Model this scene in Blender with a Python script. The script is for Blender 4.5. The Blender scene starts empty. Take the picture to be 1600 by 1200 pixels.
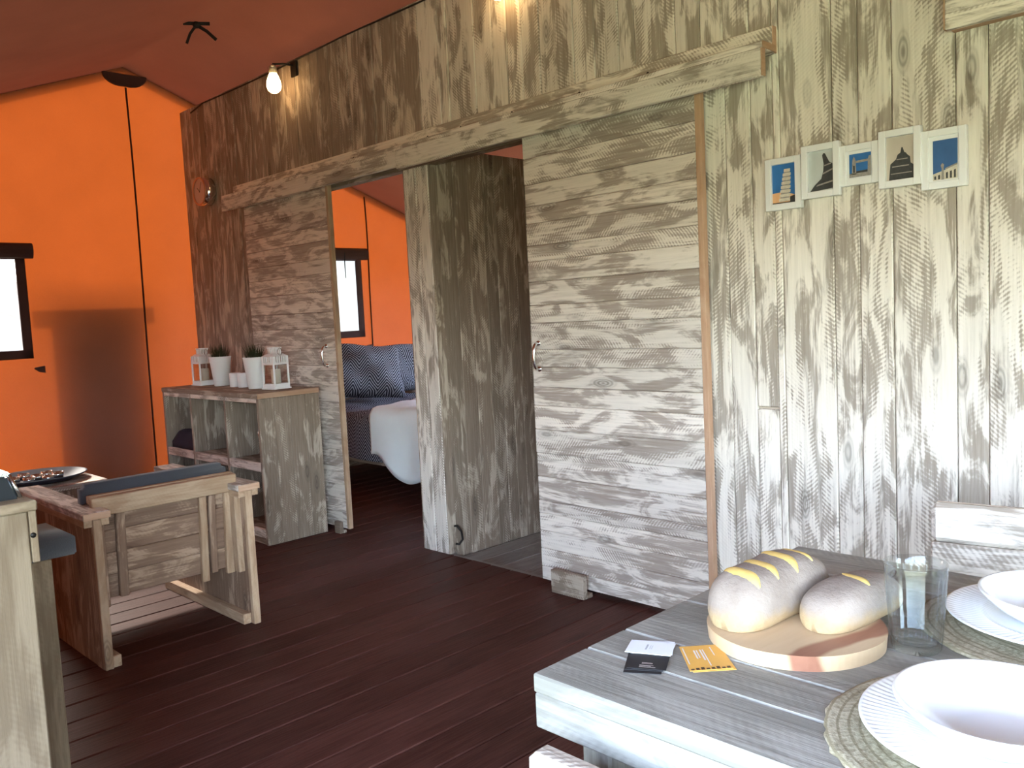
import bpy, bmesh, math, random
from mathutils import Matrix, Vector, Euler
random.seed(7)
SC = bpy.context.scene
C = SC.collection
PI = math.pi

# ------------------------------------------------------------------ camera
F_PX = 1327.17
cam_d = bpy.data.cameras.new('camera')
cam_d.sensor_fit = 'HORIZONTAL'
cam_d.sensor_width = 36.0
cam_d.lens = 36.0 * F_PX / 1600.0
cam_d.clip_start = 0.02
cam_d.clip_end = 500
cam = bpy.data.objects.new('camera', cam_d)
C.objects.link(cam)
RGT = Vector((0.7044944, 0.7080104, -0.0490807))
UPV = Vector((-0.0237965, 0.0926822, 0.9954113))
FWD = Vector((-0.7093105, 0.7000938, -0.0821423))
mw = Matrix((RGT, UPV, -FWD)).transposed().to_4x4()
mw.translation = (0, 0, 1.25)
cam.matrix_world = mw
SC.camera = cam

# ------------------------------------------------------------------ world, sun, exposure
SUN_EL = math.radians(32)
SUN_STRENGTH = 21.0
SKY_STRENGTH = 2.75
wd = bpy.data.worlds.new('world')
SC.world = wd
wd.use_nodes = True
wn = wd.node_tree.nodes
wl = wd.node_tree.links
for n in list(wn):
    wn.remove(n)
wo = wn.new('ShaderNodeOutputWorld')
wb = wn.new('ShaderNodeBackground')
ws = wn.new('ShaderNodeTexSky')
ws.sky_type = 'NISHITA'
ws.sun_disc = False
ws.sun_elevation = SUN_EL
ws.sun_rotation = math.radians(-90)
ws.air_density = 1.0
ws.dust_density = 3.0
ws.ozone_density = 1.0
wb.inputs['Strength'].default_value = SKY_STRENGTH
wh = wn.new('ShaderNodeHueSaturation')     # hazy, whitish sky
wh.inputs['Saturation'].default_value = 0.8
wl.new(ws.outputs[0], wh.inputs['Color'])
wl.new(wh.outputs[0], wb.inputs['Color'])
wl.new(wb.outputs[0], wo.inputs['Surface'])

sd = bpy.data.lights.new('sun', 'SUN')
sd.energy = SUN_STRENGTH
sd.angle = math.radians(3.2)
sd.color = (1.0, 0.93, 0.82)
sun = bpy.data.objects.new('sun', sd)
C.objects.link(sun)
sun_dir = Vector((math.cos(SUN_EL), 0.0, -math.sin(SUN_EL)))
sun.rotation_euler = sun_dir.to_track_quat('-Z', 'Y').to_euler()
sun.location = (-20, 0, 14)

SC.view_settings.view_transform = 'Standard'
SC.view_settings.look = 'None'
SC.view_settings.gamma = 1.0
SC.view_settings.use_curve_mapping = False
SC.view_settings.exposure = 1.5
SC.cycles.use_denoising = True
SC.cycles.max_bounces = 10
SC.cycles.diffuse_bounces = 6
SC.cycles.sample_clamp_indirect = 8.0

# ------------------------------------------------------------------ scene constants
WY = 2.825          # room face of the wooden wall
XE = -6.35          # canvas end wall
XR = 3.3            # other gable end
YF = -0.75          # canvas side wall with the opening
YB = 5.55           # rear canvas side wall
RY, RZ, RS = 2.5, 3.15, 0.375   # ridge position and roof slope


def roof_z(y):
    return RZ - RS * abs(y - RY)


# ------------------------------------------------------------------ materials
def new_mat(name):
    m = bpy.data.materials.new(name)
    m.use_nodes = True
    nt = m.node_tree
    for n in list(nt.nodes):
        nt.nodes.remove(n)
    out = nt.nodes.new('ShaderNodeOutputMaterial')
    return m, nt, out


class NT:
    """small node-building helper"""
    def __init__(s, nt):
        s.nt = nt

    def n(s, t, **kw):
        x = s.nt.nodes.new(t)
        for k, v in kw.items():
            setattr(x, k, v)
        return x

    def l(s, a, b):
        s.nt.links.new(a, b)

    def math(s, op, a, b=None, c=None):
        x = s.n('ShaderNodeMath', operation=op)
        for i, v in enumerate((a, b, c)):
            if v is None:
                continue
            if isinstance(v, (int, float)):
                x.inputs[i].default_value = v
            else:
                s.l(v, x.inputs[i])
        return x.outputs[0]

    def vmul(s, v, k):
        x = s.n('ShaderNodeVectorMath', operation='MULTIPLY')
        s.l(v, x.inputs[0])
        x.inputs[1].default_value = k
        return x.outputs[0]

    def noise(s, v, scale=1, detail=3, rough=0.5, dist=0.0):
        x = s.n('ShaderNodeTexNoise')
        s.l(v, x.inputs['Vector'])
        x.inputs['Scale'].default_value = scale
        x.inputs['Detail'].default_value = detail
        x.inputs['Roughness'].default_value = rough
        x.inputs['Distortion'].default_value = dist
        return x.outputs[0]

    def ramp(s, f, a, b):
        x = s.n('ShaderNodeMapRange')
        x.interpolation_type = 'SMOOTHSTEP'
        s.l(f, x.inputs[0])
        x.inputs[1].default_value = a
        x.inputs[2].default_value = b
        return x.outputs[0]

    def mix(s, f, a, b, blend='MIX'):
        x = s.n('ShaderNodeMix', data_type='RGBA', blend_type=blend)
        for i, v in ((0, f), (6, a), (7, b)):
            if isinstance(v, (int, float)):
                x.inputs[i].default_value = v
            elif isinstance(v, tuple):
                x.inputs[i].default_value = (*v, 1) if len(v) == 3 else v
            else:
                s.l(v, x.inputs[i])
        return x.outputs[2]

    def bump(s, h, strength=0.3, dist=0.002):
        x = s.n('ShaderNodeBump')
        s.l(h, x.inputs['Height'])
        x.inputs['Strength'].default_value = strength
        x.inputs['Distance'].default_value = dist
        return x.outputs[0]

    def coords(s):
        """object coordinates shifted by a random amount for each object"""
        tc = s.n('ShaderNodeTexCoord')
        oi = s.n('ShaderNodeObjectInfo')
        cx = s.n('ShaderNodeCombineXYZ')
        s.l(s.math('MULTIPLY', oi.outputs['Random'], 57.0), cx.inputs[0])
        s.l(s.math('MULTIPLY', oi.outputs['Random'], 31.0), cx.inputs[1])
        s.l(s.math('MULTIPLY', oi.outputs['Random'], 83.0), cx.inputs[2])
        a = s.n('ShaderNodeVectorMath', operation='ADD')
        s.l(tc.outputs['Object'], a.inputs[0])
        s.l(cx.outputs[0], a.inputs[1])
        return a.outputs[0], oi.outputs['Random'], tc.outputs['Object']


def wood_mat(name, dark, light, thr=(0.42, 0.60), saw=0.5, rough=0.75, vary=0.25, knot=0.7, spec=0.3, grain_w=0.22):
    m, nt, out = new_mat(name)
    h = NT(nt)
    v, rnd, loc = h.coords()
    fine0 = h.noise(h.vmul(v, (5, 110, 110)), 1, 4, 0.65, 0.2)
    fine = h.ramp(fine0, 0.3, 0.7)
    # saw marks: short slanting strokes left by the blade
    sx = h.n('ShaderNodeSeparateXYZ')
    h.l(v, sx.inputs[0])
    wob = h.noise(h.vmul(v, (2, 9, 9)), 1, 1, 0.5, 0.0)
    flip = h.math('SUBTRACT', h.math('MULTIPLY', h.ramp(h.noise(h.vmul(v, (0.9, 12, 12)), 1, 0), 0.46, 0.54), 2.0), 1.0)
    ph = h.math('ADD', h.math('MULTIPLY', sx.outputs[0], 430.0),
                h.math('MULTIPLY', h.math('MULTIPLY', h.math('ADD', sx.outputs[1], sx.outputs[2]), flip), 330.0))
    ph = h.math('ADD', ph, h.math('MULTIPLY', wob, 16.0))
    sw = h.math('SINE', ph)
    where = h.ramp(h.noise(h.vmul(v, (1.1, 8, 8)), 1, 2), 0.42, 0.60)
    sw = h.math('MULTIPLY', h.math('MULTIPLY', sw, where), saw)
    patch0 = h.noise(h.vmul(v, (3.4, 11, 11)), 1, 6, 0.60, 1.1)
    patch = h.math('ADD', patch0, h.math('MULTIPLY', h.math('SUBTRACT', fine0, 0.5), 0.30))
    patch = h.math('ADD', patch, h.math('MULTIPLY', sw, 0.115))
    patch = h.ramp(patch, *thr)
    f = h.math('ADD', h.math('MULTIPLY', patch, 1.0 - grain_w), h.math('MULTIPLY', fine, grain_w))
    x = h.n('ShaderNodeClamp')
    h.l(f, x.inputs[0])
    f = x.outputs[0]
    col = h.mix(f, dark, light)
    # knots
    vo = h.n('ShaderNodeTexVoronoi')
    h.l(h.vmul(v, (2.6, 8.0, 8.0)), vo.inputs['Vector'])
    vo.inputs['Scale'].default_value = 1.0
    kn = h.ramp(vo.outputs['Distance'], 0.24, 0.08)
    ring = h.math('MULTIPLY_ADD', h.math('SINE', h.math('MULTIPLY', vo.outputs['Distance'], 110.0)), 0.3, 0.7)
    kn = h.math('MULTIPLY', h.math('MULTIPLY', kn, ring), knot)
    col = h.mix(kn, col, tuple(c * 0.35 for c in dark))
    # each board a little lighter or darker
    br = h.math('MULTIPLY_ADD', rnd, vary, 1.0 - vary * 0.5)
    hv = h.n('ShaderNodeHueSaturation')
    h.l(br, hv.inputs['Value'])
    h.l(col, hv.inputs['Color'])
    bs = h.n('ShaderNodeBsdfPrincipled')
    h.l(hv.outputs[0], bs.inputs['Base Color'])
    bs.inputs['Roughness'].default_value = rough
    bs.inputs['Specular IOR Level'].default_value = spec
    hh = h.math('ADD', fine, h.math('MULTIPLY', sw, 0.8))
    h.l(h.bump(hh, 0.35, 0.0015), bs.inputs['Normal'])
    h.l(bs.outputs[0], out.inputs[0])
    return m


def plain(name, col, rough=0.5, metal=0.0, spec=0.5, noise=0.0, nscale=40, bump=0.0, trans=0.0, ior=1.45, coat=0.0, emit=None, estr=0.0, sheen=0.0):
    m, nt, out = new_mat(name)
    h = NT(nt)
    bs = h.n('ShaderNodeBsdfPrincipled')
    bs.inputs['Roughness'].default_value = rough
    bs.inputs['Metallic'].default_value = metal
    bs.inputs['Specular IOR Level'].default_value = spec
    bs.inputs['Transmission Weight'].default_value = trans
    bs.inputs['IOR'].default_value = ior
    bs.inputs['Coat Weight'].default_value = coat
    bs.inputs['Sheen Weight'].default_value = sheen
    v, rnd, loc = h.coords()
    nz = h.noise(v, nscale, 4, 0.6)
    lo = tuple(c * (1 - noise) for c in col)
    hi = tuple(min(1, c * (1 + noise)) for c in col)
    h.l(h.mix(nz, lo, hi), bs.inputs['Base Color'])
    if bump:
        h.l(h.bump(nz, bump, 0.003), bs.inputs['Normal'])
    if emit:
        bs.inputs['Emission Color'].default_value = (*emit, 1)
        bs.inputs['Emission Strength'].default_value = estr
    h.l(bs.outputs[0], out.inputs[0])
    return m


def canvas_mat(name, refl, trans, weave=0.25, scale=350):
    """woven cloth that lets some light through"""
    m, nt, out = new_mat(name)
    h = NT(nt)
    tc = h.n('ShaderNodeTexCoord')
    v = tc.outputs['Object']
    a = h.noise(v, scale, 2, 0.6)
    b = h.noise(v, 3.0, 3, 0.55)
    k = h.math('MULTIPLY_ADD', a, weave, 1 - weave / 2)
    k = h.math('MULTIPLY', k, h.math('MULTIPLY_ADD', b, 0.24, 0.88))
    df = h.n('ShaderNodeBsdfDiffuse')
    tr = h.n('ShaderNodeBsdfTranslucent')
    for s, c in ((df, refl), (tr, trans)):
        vm = h.n('ShaderNodeVectorMath', operation='SCALE')
        vm.inputs[0].default_value = c
        h.l(k, vm.inputs['Scale'])
        h.l(vm.outputs[0], s.inputs['Color'])
    bn = h.bump(a, 0.25, 0.001)
    h.l(bn, df.inputs['Normal'])
    ad = h.n('ShaderNodeAddShader')
    h.l(df.outputs[0], ad.inputs[0])
    h.l(tr.outputs[0], ad.inputs[1])
    h.l(ad.outputs[0], out.inputs[0])
    return m


M = {}
M['wall'] = wood_mat('whitewashed_board', (0.315, 0.265, 0.22), (0.78, 0.72, 0.645), (0.415, 0.54), saw=0.45)
M['dim'] = wood_mat('dim_lit_brown_board_little_whitewash', (0.225, 0.175, 0.14), (0.58, 0.50, 0.42), (0.47, 0.64), saw=0.3)  # little whitewash, and colours darkened for the weak light at the left end
M['door'] = wood_mat('whitewashed_door_board', (0.32, 0.26, 0.22), (0.76, 0.695, 0.625), (0.425, 0.56), saw=0.5)
M['table'] = wood_mat('limed_table_board', (0.215, 0.209, 0.188), (0.345, 0.335, 0.305), (0.38, 0.60), saw=0.25, rough=0.6, knot=0.5)
M['furn'] = wood_mat('furniture_board', (0.205, 0.155, 0.115), (0.50, 0.42, 0.335), (0.50, 0.62), saw=0.4)
M['tan'] = wood_mat('tan_board', (0.165, 0.118, 0.072), (0.25, 0.19, 0.125), (0.40, 0.62), saw=0.15, knot=0.6)
M['chair'] = wood_mat('brown_chair_board', (0.19, 0.115, 0.076), (0.43, 0.30, 0.21), (0.48, 0.64), saw=0.12)
M['post'] = wood_mat('tan_post', (0.36, 0.23, 0.14), (0.50, 0.36, 0.24), (0.40, 0.62), saw=0.1, knot=0.6)
M['raw'] = wood_mat('raw_cut_edge', (0.42, 0.25, 0.155), (0.50, 0.33, 0.225), (0.35, 0.65), saw=0.0, knot=0.0)
M['floor'] = wood_mat('red_brown_deck_board', (0.050, 0.016, 0.012), (0.090, 0.034, 0.027), (0.35, 0.65), saw=0.0, rough=0.5, spec=0.13, knot=0.5, grain_w=0.55, vary=0.4)
M['greyfloor'] = wood_mat('grey_floor_board', (0.20, 0.19, 0.17), (0.33, 0.32, 0.29), (0.35, 0.65), saw=0.0, rough=0.5, knot=0.2)
M['canvas'] = canvas_mat('orange_canvas', (0.11, 0.062, 0.055), (0.0100, 0.00195, 0.0003))
M['roof'] = canvas_mat('brown_roof_canvas', (0.26, 0.095, 0.06), (0.0025, 0.0008, 0.0004))
M['brown'] = plain('dark_brown_canvas', (0.055, 0.022, 0.02), 0.8, noise=0.2)
M['paleblue'] = plain('bluish_highlight_colour', (0.55, 0.68, 0.80), 0.2)  # bluish highlight of the shiny bottle put into its colour
M['black'] = plain('black_webbing', (0.012, 0.012, 0.012), 0.7)
M['cord'] = plain('dark_cord', (0.035, 0.012, 0.01), 0.8)
M['chrome'] = plain('chrome', (0.78, 0.78, 0.78), 0.16, metal=1.0)
M['copper'] = plain('copper_rim', (0.62, 0.30, 0.18), 0.35, metal=0.6)
M['clockface'] = plain('clock_face', (0.62, 0.45, 0.38), 0.5)
M['white'] = plain('white_paint', (0.78, 0.79, 0.80), 0.35)
M['porcelain'] = plain('white_porcelain', (0.82, 0.84, 0.86), 0.12, coat=0.4)
M['candle'] = plain('ivory_wax', (0.74, 0.70, 0.58), 0.55)
M['slate'] = plain('slate_fabric', (0.045, 0.048, 0.058), 0.9, noise=0.25, nscale=300, bump=0.2, sheen=0.2)
M['navy'] = plain('navy_fabric', (0.02, 0.018, 0.035), 0.9, noise=0.3, nscale=200, bump=0.2)
M['grass'] = plain('grass_lawn', (0.132, 0.157, 0.085), 0.9, spec=0.1, noise=0.35, nscale=6)
M['blade'] = plain('dark_grass_blade', (0.018, 0.028, 0.008), 0.6, noise=0.4, nscale=60)
M['soil'] = plain('dark_soil', (0.02, 0.014, 0.01), 0.9)
M['darkglass'] = plain('dark_hob_enamel', (0.02, 0.025, 0.028), 0.12, coat=0.5)
M['steel'] = plain('brushed_steel', (0.62, 0.64, 0.64), 0.22, metal=1.0)
M['plate'] = plain('blue_grey_stoneware', (0.05, 0.06, 0.09), 0.6, spec=0.25)
M['iron'] = plain('black_iron', (0.02, 0.018, 0.016), 0.45, metal=0.7)
M['cardblack'] = plain('black_card', (0.018, 0.018, 0.022), 0.6)
M['cardwhite'] = plain('white_card', (0.80, 0.83, 0.88), 0.6)
M['cardorange'] = plain('orange_card', (0.72, 0.40, 0.09), 0.55, noise=0.15, nscale=30)
M['print'] = plain('white_print', (0.75, 0.70, 0.66), 0.6)
M['greyprint'] = plain('grey_print', (0.42, 0.44, 0.48), 0.6)
M['leather'] = plain('brown_leather', (0.05, 0.025, 0.018), 0.5)
M['duvet_white'] = plain('white_cotton', (0.84, 0.87, 0.89), 0.85, noise=0.03, nscale=12, bump=0.1)
M['threshold'] = plain('grey_threshold_strip', (0.34, 0.34, 0.33), 0.4, metal=0.4)
M['shed'] = plain('brown_painted_timber', (0.10, 0.06, 0.045), 0.7, noise=0.2)
M['tentgrey'] = plain('grey_tent_canvas', (0.40, 0.42, 0.47), 0.8, noise=0.1, nscale=3)
M['picsky'] = None


def glass_mat(name, tint, rough=0.0, ior=1.45):
    m, nt, out = new_mat(name)
    h = NT(nt)
    g = h.n('ShaderNodeBsdfGlass')
    g.inputs['Color'].default_value = (*tint, 1)
    g.inputs['Roughness'].default_value = rough
    g.inputs['IOR'].default_value = ior
    h.l(g.outputs[0], out.inputs[0])
    return m


def pane_mat(name, through, milky, milk_col=(0.9, 0.93, 1.0)):
    """thin clear sheet: partly see-through, partly scattering, a slight gloss"""
    m, nt, out = new_mat(name)
    h = NT(nt)
    t = h.n('ShaderNodeBsdfTransparent')
    t.inputs[0].default_value = (through, through, through, 1)
    tr = h.n('ShaderNodeBsdfTranslucent')
    tr.inputs[0].default_value = (*milk_col, 1)
    gl = h.n('ShaderNodeBsdfGlossy')
    gl.inputs['Roughness'].default_value = 0.08
    m1 = h.n('ShaderNodeMixShader')
    m1.inputs[0].default_value = milky
    h.l(t.outputs[0], m1.inputs[1])
    h.l(tr.outputs[0], m1.inputs[2])
    m2 = h.n('ShaderNodeMixShader')
    m2.inputs[0].default_value = 0.05
    h.l(m1.outputs[0], m2.inputs[1])
    h.l(gl.outputs[0], m2.inputs[2])
    h.l(m2.outputs[0], out.inputs[0])
    return m


def thin_glass(name):
    """clear thin-walled glass: see-through, brighter reflections towards its edges"""
    m, nt, out = new_mat(name)
    h = NT(nt)
    lw = h.n('ShaderNodeLayerWeight')
    lw.inputs['Blend'].default_value = 0.35
    t = h.n('ShaderNodeBsdfTransparent')
    t.inputs[0].default_value = (0.90, 0.92, 0.925, 1)
    g = h.n('ShaderNodeBsdfGlossy')
    g.inputs['Roughness'].default_value = 0.04
    f = h.math('MULTIPLY_ADD', h.math('POWER', lw.outputs['Facing'], 2.2), 0.6, 0.035)
    mx = h.n('ShaderNodeMixShader')
    h.l(f, mx.inputs[0])
    h.l(t.outputs[0], mx.inputs[1])
    h.l(g.outputs[0], mx.inputs[2])
    h.l(mx.outputs[0], out.inputs[0])
    return m


M['glass'] = thin_glass('clear_glass')
M['lantern_glass'] = pane_mat('lantern_glass', 0.92, 0.0)
M['pane'] = pane_mat('clear_vinyl', 0.35, 0.03)
M['pane_milky'] = pane_mat('milky_vinyl', 0.3, 0.93, (0.12, 0.13, 0.14))


def bulb_mat():
    m, nt, out = new_mat('glowing_bulb')
    h = NT(nt)
    e = h.n('ShaderNodeEmission')
    e.inputs[0].default_value = (1.0, 0.62, 0.26, 1)
    e.inputs[1].default_value = 6.0
    h.l(e.outputs[0], out.inputs[0])
    return m


M['bulb'] = bulb_mat()


def herring_mat(name, dark, light, freq=250.0):
    m, nt, out = new_mat(name)
    h = NT(nt)
    tc = h.n('ShaderNodeTexCoord')
    sx = h.n('ShaderNodeSeparateXYZ')
    h.l(tc.outputs['UV'], sx.inputs[0])
    tri = h.math('PINGPONG', sx.outputs[0], 0.07)
    ph = h.math('MULTIPLY', h.math('ADD', sx.outputs[1], h.math('MULTIPLY', tri, 1.2)), freq)
    st = h.ramp(h.math('SINE', ph), 0.25, 0.65)
    bs = h.n('ShaderNodeBsdfPrincipled')
    bs.inputs['Roughness'].default_value = 0.9
    bs.inputs['Specular IOR Level'].default_value = 0.1
    h.l(h.mix(st, dark, light), bs.inputs['Base Color'])
    h.l(bs.outputs[0], out.inputs[0])
    return m


M['herring'] = herring_mat('charcoal_herringbone_cotton', (0.030, 0.030, 0.042), (0.34, 0.34, 0.39))


def bread_mat():
    m, nt, out = new_mat('floured_crust')
    h = NT(nt)
    v, rnd, loc = h.coords()
    sx = h.n('ShaderNodeSeparateXYZ')
    h.l(loc, sx.inputs[0])
    n1 = h.noise(v, 22, 5, 0.65)
    n2 = h.noise(v, 140, 3, 0.6)
    hgt = h.math('ADD', sx.outputs[2], h.math('MULTIPLY', h.math('SUBTRACT', n1, 0.5), 0.035))
    f = h.ramp(hgt, 0.006, 0.034)
    flour = h.mix(n1, (0.20, 0.155, 0.13), (0.36, 0.305, 0.27))
    crust = h.mix(n2, (0.36, 0.24, 0.125), (0.46, 0.34, 0.20))
    bs = h.n('ShaderNodeBsdfPrincipled')
    bs.inputs['Roughness'].default_value = 0.85
    h.l(h.mix(f, crust, flour), bs.inputs['Base Color'])
    h.l(h.bump(h.math('ADD', n2, n1), 0.5, 0.003), bs.inputs['Normal'])
    h.l(bs.outputs[0], out.inputs[0])
    return m


M['bread'] = bread_mat()
M['score'] = plain('golden_score', (0.72, 0.52, 0.17), 0.8, noise=0.18, nscale=90, bump=0.2)


def board_mat():
    """pale acacia with a dark heartwood streak"""
    m, nt, out = new_mat('acacia')
    h = NT(nt)
    tc = h.n('ShaderNodeTexCoord')
    v = tc.outputs['Object']
    sx = h.n('ShaderNodeSeparateXYZ')
    h.l(v, sx.inputs[0])
    g = h.noise(h.vmul(v, (60, 6, 60)), 1, 4, 0.6)
    w = h.noise(h.vmul(v, (8, 8, 8)), 1, 2)
    # streak running along the board towards its right-hand edge
    d = h.math('ADD', h.math('SUBTRACT', sx.outputs[0], h.math('MULTIPLY', sx.outputs[1], 0.12)), h.math('MULTIPLY', h.math('SUBTRACT', w, 0.5), 0.05))
    s = h.math('MULTIPLY', h.ramp(d, 0.070, 0.080), h.ramp(d, 0.112, 0.104))
    pale = h.mix(g, (0.50, 0.35, 0.21), (0.64, 0.49, 0.32))
    dark = h.mix(g, (0.24, 0.10, 0.06), (0.36, 0.17, 0.11))
    bs = h.n('ShaderNodeBsdfPrincipled')
    bs.inputs['Roughness'].default_value = 0.45
    h.l(h.mix(s, pale, dark), bs.inputs['Base Color'])
    h.l(bs.outputs[0], out.inputs[0])
    return m


M['acacia'] = board_mat()


def mat_woven():
    m, nt, out = new_mat('woven_seagrass')
    h = NT(nt)
    tc = h.n('ShaderNodeTexCoord')
    v = tc.outputs['Object']
    n1 = h.noise(v, 160, 3, 0.6)
    n2 = h.noise(v, 14, 3, 0.6)
    f = h.math('ADD', h.math('MULTIPLY', n1, 0.6), h.math('MULTIPLY', n2, 0.4))
    sp = h.n('ShaderNodeSeparateXYZ')
    h.l(v, sp.inputs[0])
    rad = h.math('SQRT', h.math('ADD', h.math('POWER', sp.outputs[0], 2.0), h.math('POWER', sp.outputs[1], 2.0)))
    ring = h.ramp(h.math('SINE', h.math('MULTIPLY', h.math('ADD', rad, h.math('MULTIPLY', n2, 0.006)), 2 * PI / 0.0125)), 0.55, 0.95)
    f = h.math('SUBTRACT', f, h.math('MULTIPLY', ring, 0.28))
    bs = h.n('ShaderNodeBsdfPrincipled')
    bs.inputs['Roughness'].default_value = 0.9
    h.l(h.mix(h.ramp(f, 0.3, 0.7), (0.26, 0.23, 0.15), (0.52, 0.48, 0.36)), bs.inputs['Base Color'])
    h.l(h.bump(n1, 0.5, 0.003), bs.inputs['Normal'])
    h.l(bs.outputs[0], out.inputs[0])
    return m


M['woven'] = mat_woven()

# ------------------------------------------------------------------ object helpers
WM = {}


def link(name, me, mats, parent=None, mat4=None):
    o = bpy.data.objects.new(name, me)
    C.objects.link(o)
    mat4 = mat4 or Matrix()
    if isinstance(mats, str):
        mats = [mats]
    if me is not None and len(me.materials) == 0:
        for k in mats:
            me.materials.append(M[k])
    elif me is not None and me.materials[0] != M[mats[0]]:
        o.material_slots[0].link = 'OBJECT'
        o.material_slots[0].material = M[mats[0]]
    WM[o] = mat4
    if parent is not None:
        o.parent = parent
        o.matrix_local = WM[parent].inverted() @ mat4
    else:
        o.matrix_local = mat4
    return o


def thing(name, label=None, cat=None, loc=(0, 0, 0), group=None, kind=None, rotz=0.0):
    o = bpy.data.objects.new(name, None)
    C.objects.link(o)
    o.empty_display_size = 0.05
    m = Matrix.Translation(loc) @ Matrix.Rotation(rotz, 4, 'Z')
    o.matrix_local = m
    WM[o] = m
    tag(o, label, cat, group, kind)
    return o


def tag(o, label=None, cat=None, group=None, kind=None):
    if label:
        o['label'] = label
    if cat:
        o['category'] = cat
    if group:
        o['group'] = group
    if kind:
        o['kind'] = kind
    return o


_cache = {}


def box_mesh(l, w, t, bev=0.003):
    k = (round(l, 4), round(w, 4), round(t, 4), round(bev, 5))
    if k in _cache:
        return _cache[k]
    bm = bmesh.new()
    bmesh.ops.create_cube(bm, size=1.0)
    bmesh.ops.scale(bm, vec=(l, w, t), verts=bm.verts)
    b = min(bev, 0.3 * min(l, w, t))
    if b > 1e-5:
        bmesh.ops.bevel(bm, geom=list(bm.edges), offset=b, segments=1, affect='EDGES')
    me = bpy.data.meshes.new('board')
    bm.to_mesh(me)
    bm.free()
    _cache[k] = me
    return me


AX = {'x': Matrix.Identity(4),
      'y': Matrix(((0, -1, 0, 0), (1, 0, 0, 0), (0, 0, 1, 0), (0, 0, 0, 1))),
      'z': Matrix(((0, 0, -1, 0), (0, 1, 0, 0), (1, 0, 0, 0), (0, 0, 0, 1)))}


def plank(name, p0, p1, mat, parent=None, grain='x', bev=0.003, frame=None, tilt=None):
    """board between two corners, its grain along the given axis; frame = matrix of a local frame"""
    lo = [min(a, b) for a, b in zip(p0, p1)]
    hi = [max(a, b) for a, b in zip(p0, p1)]
    s = [b - a for a, b in zip(lo, hi)]
    c = Vector([(a + b) / 2 for a, b in zip(lo, hi)])
    if grain == 'x':
        me = box_mesh(s[0], s[1], s[2], bev)
    elif grain == 'y':
        me = box_mesh(s[1], s[0], s[2], bev)
    else:
        me = box_mesh(s[2], s[1], s[0], bev)
    m = Matrix.Translation(c)
    if tilt is not None:
        m = m @ tilt
    m = m @ AX[grain]
    if frame is not None:
        m = frame @ m
    return link(name, me, mat, parent, m)


def bm_obj(name, bm, mats, parent=None, mat4=None, smooth=False, autos=None):
    me = bpy.data.meshes.new(name)
    bmesh.ops.recalc_face_normals(bm, faces=bm.faces)
    bm.to_mesh(me)
    bm.free()
    if smooth:
        for p in me.polygons:
            p.use_smooth = True
    return link(name, me, mats, parent, mat4)


def add_box(bm, p0, p1):
    r = bmesh.ops.create_cube(bm, size=1.0)
    s = [abs(b - a) for a, b in zip(p0, p1)]
    c = [(a + b) / 2 for a, b in zip(p0, p1)]
    bmesh.ops.scale(bm, vec=s, verts=r['verts'])
    bmesh.ops.translate(bm, vec=c, verts=r['verts'])
    return r['verts']


def lathe(name, prof, mat, parent=None, mat4=None, segs=48, ripple=None, smooth=True, closed=False):
    """profile [(r,z)...] turned about z; ripple(r,z,a,i) may change the radius / height"""
    bm = bmesh.new()
    rings = []
    for i, (r, z) in enumerate(prof):
        if r < 1e-6:
            rings.append([bm.verts.new((0, 0, z))])
        else:
            ring = []
            for k in range(segs):
                a = 2 * PI * k / segs
                rr, zz = (r, z) if ripple is None else ripple(r, z, a, i)
                ring.append(bm.verts.new((rr * math.cos(a), rr * math.sin(a), zz)))
            rings.append(ring)
    pairs = list(zip(rings, rings[1:]))
    if closed:
        pairs.append((rings[-1], rings[0]))
    for a, b in pairs:
        if len(a) == 1 and len(b) == 1:
            continue
        for k in range(segs):
            k2 = (k + 1) % segs
            if len(a) == 1:
                bm.faces.new((a[0], b[k], b[k2]))
            elif len(b) == 1:
                bm.faces.new((a[k], b[0], a[k2]))
            else:
                bm.faces.new((a[k], b[k], b[k2], a[k2]))
    return bm_obj(name, bm, mat, parent, mat4, smooth)


def tube(name, pts, r, mat, parent=None, segs=8, mat4=None, closed=False):
    bm = bmesh.new()
    pts = [Vector(p) for p in pts]
    n = len(pts)
    rings = []
    prev = None
    for i, p in enumerate(pts):
        if closed:
            d = (pts[(i + 1) % n] - pts[i - 1]).normalized()
        else:
            d = (pts[min(i + 1, n - 1)] - pts[max(i - 1, 0)]).normalized()
        u = prev if prev is not None else (Vector((0, 0, 1)) if abs(d.z) < 0.9 else Vector((1, 0, 0)))
        u = (u - d * u.dot(d)).normalized()
        prev = u
        w = d.cross(u)
        rr = r[i] if isinstance(r, (list, tuple)) else r
        rings.append([bm.verts.new(p + (u * math.cos(2 * PI * k / segs) + w * math.sin(2 * PI * k / segs)) * rr) for k in range(segs)])
    pairs = list(zip(rings, rings[1:]))
    if closed:
        pairs.append((rings[-1], rings[0]))
    for a, b in pairs:
        for k in range(segs):
            bm.faces.new((a[k], a[(k + 1) % segs], b[(k + 1) % segs], b[k]))
    if not closed:
        bm.faces.new(rings[0][::-1])
        bm.faces.new(rings[-1])
    return bm_obj(name, bm, mat, parent, mat4, True)


def T(x, y, z):
    return Matrix.Translation((x, y, z))


def RZm(a):
    return Matrix.Rotation(a, 4, 'Z')


def copy_tree(o, mat4, label=None):
    """copy of a thing with its parts and sub-parts, placed at mat4"""
    c = o.copy()
    C.objects.link(c)
    c.matrix_local = mat4
    if label:
        c['label'] = label
    for ch in list(o.children):
        p = ch.copy()
        C.objects.link(p)
        p.parent = c
        for g in list(ch.children):
            s = g.copy()
            C.objects.link(s)
            s.parent = p
    return c


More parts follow.
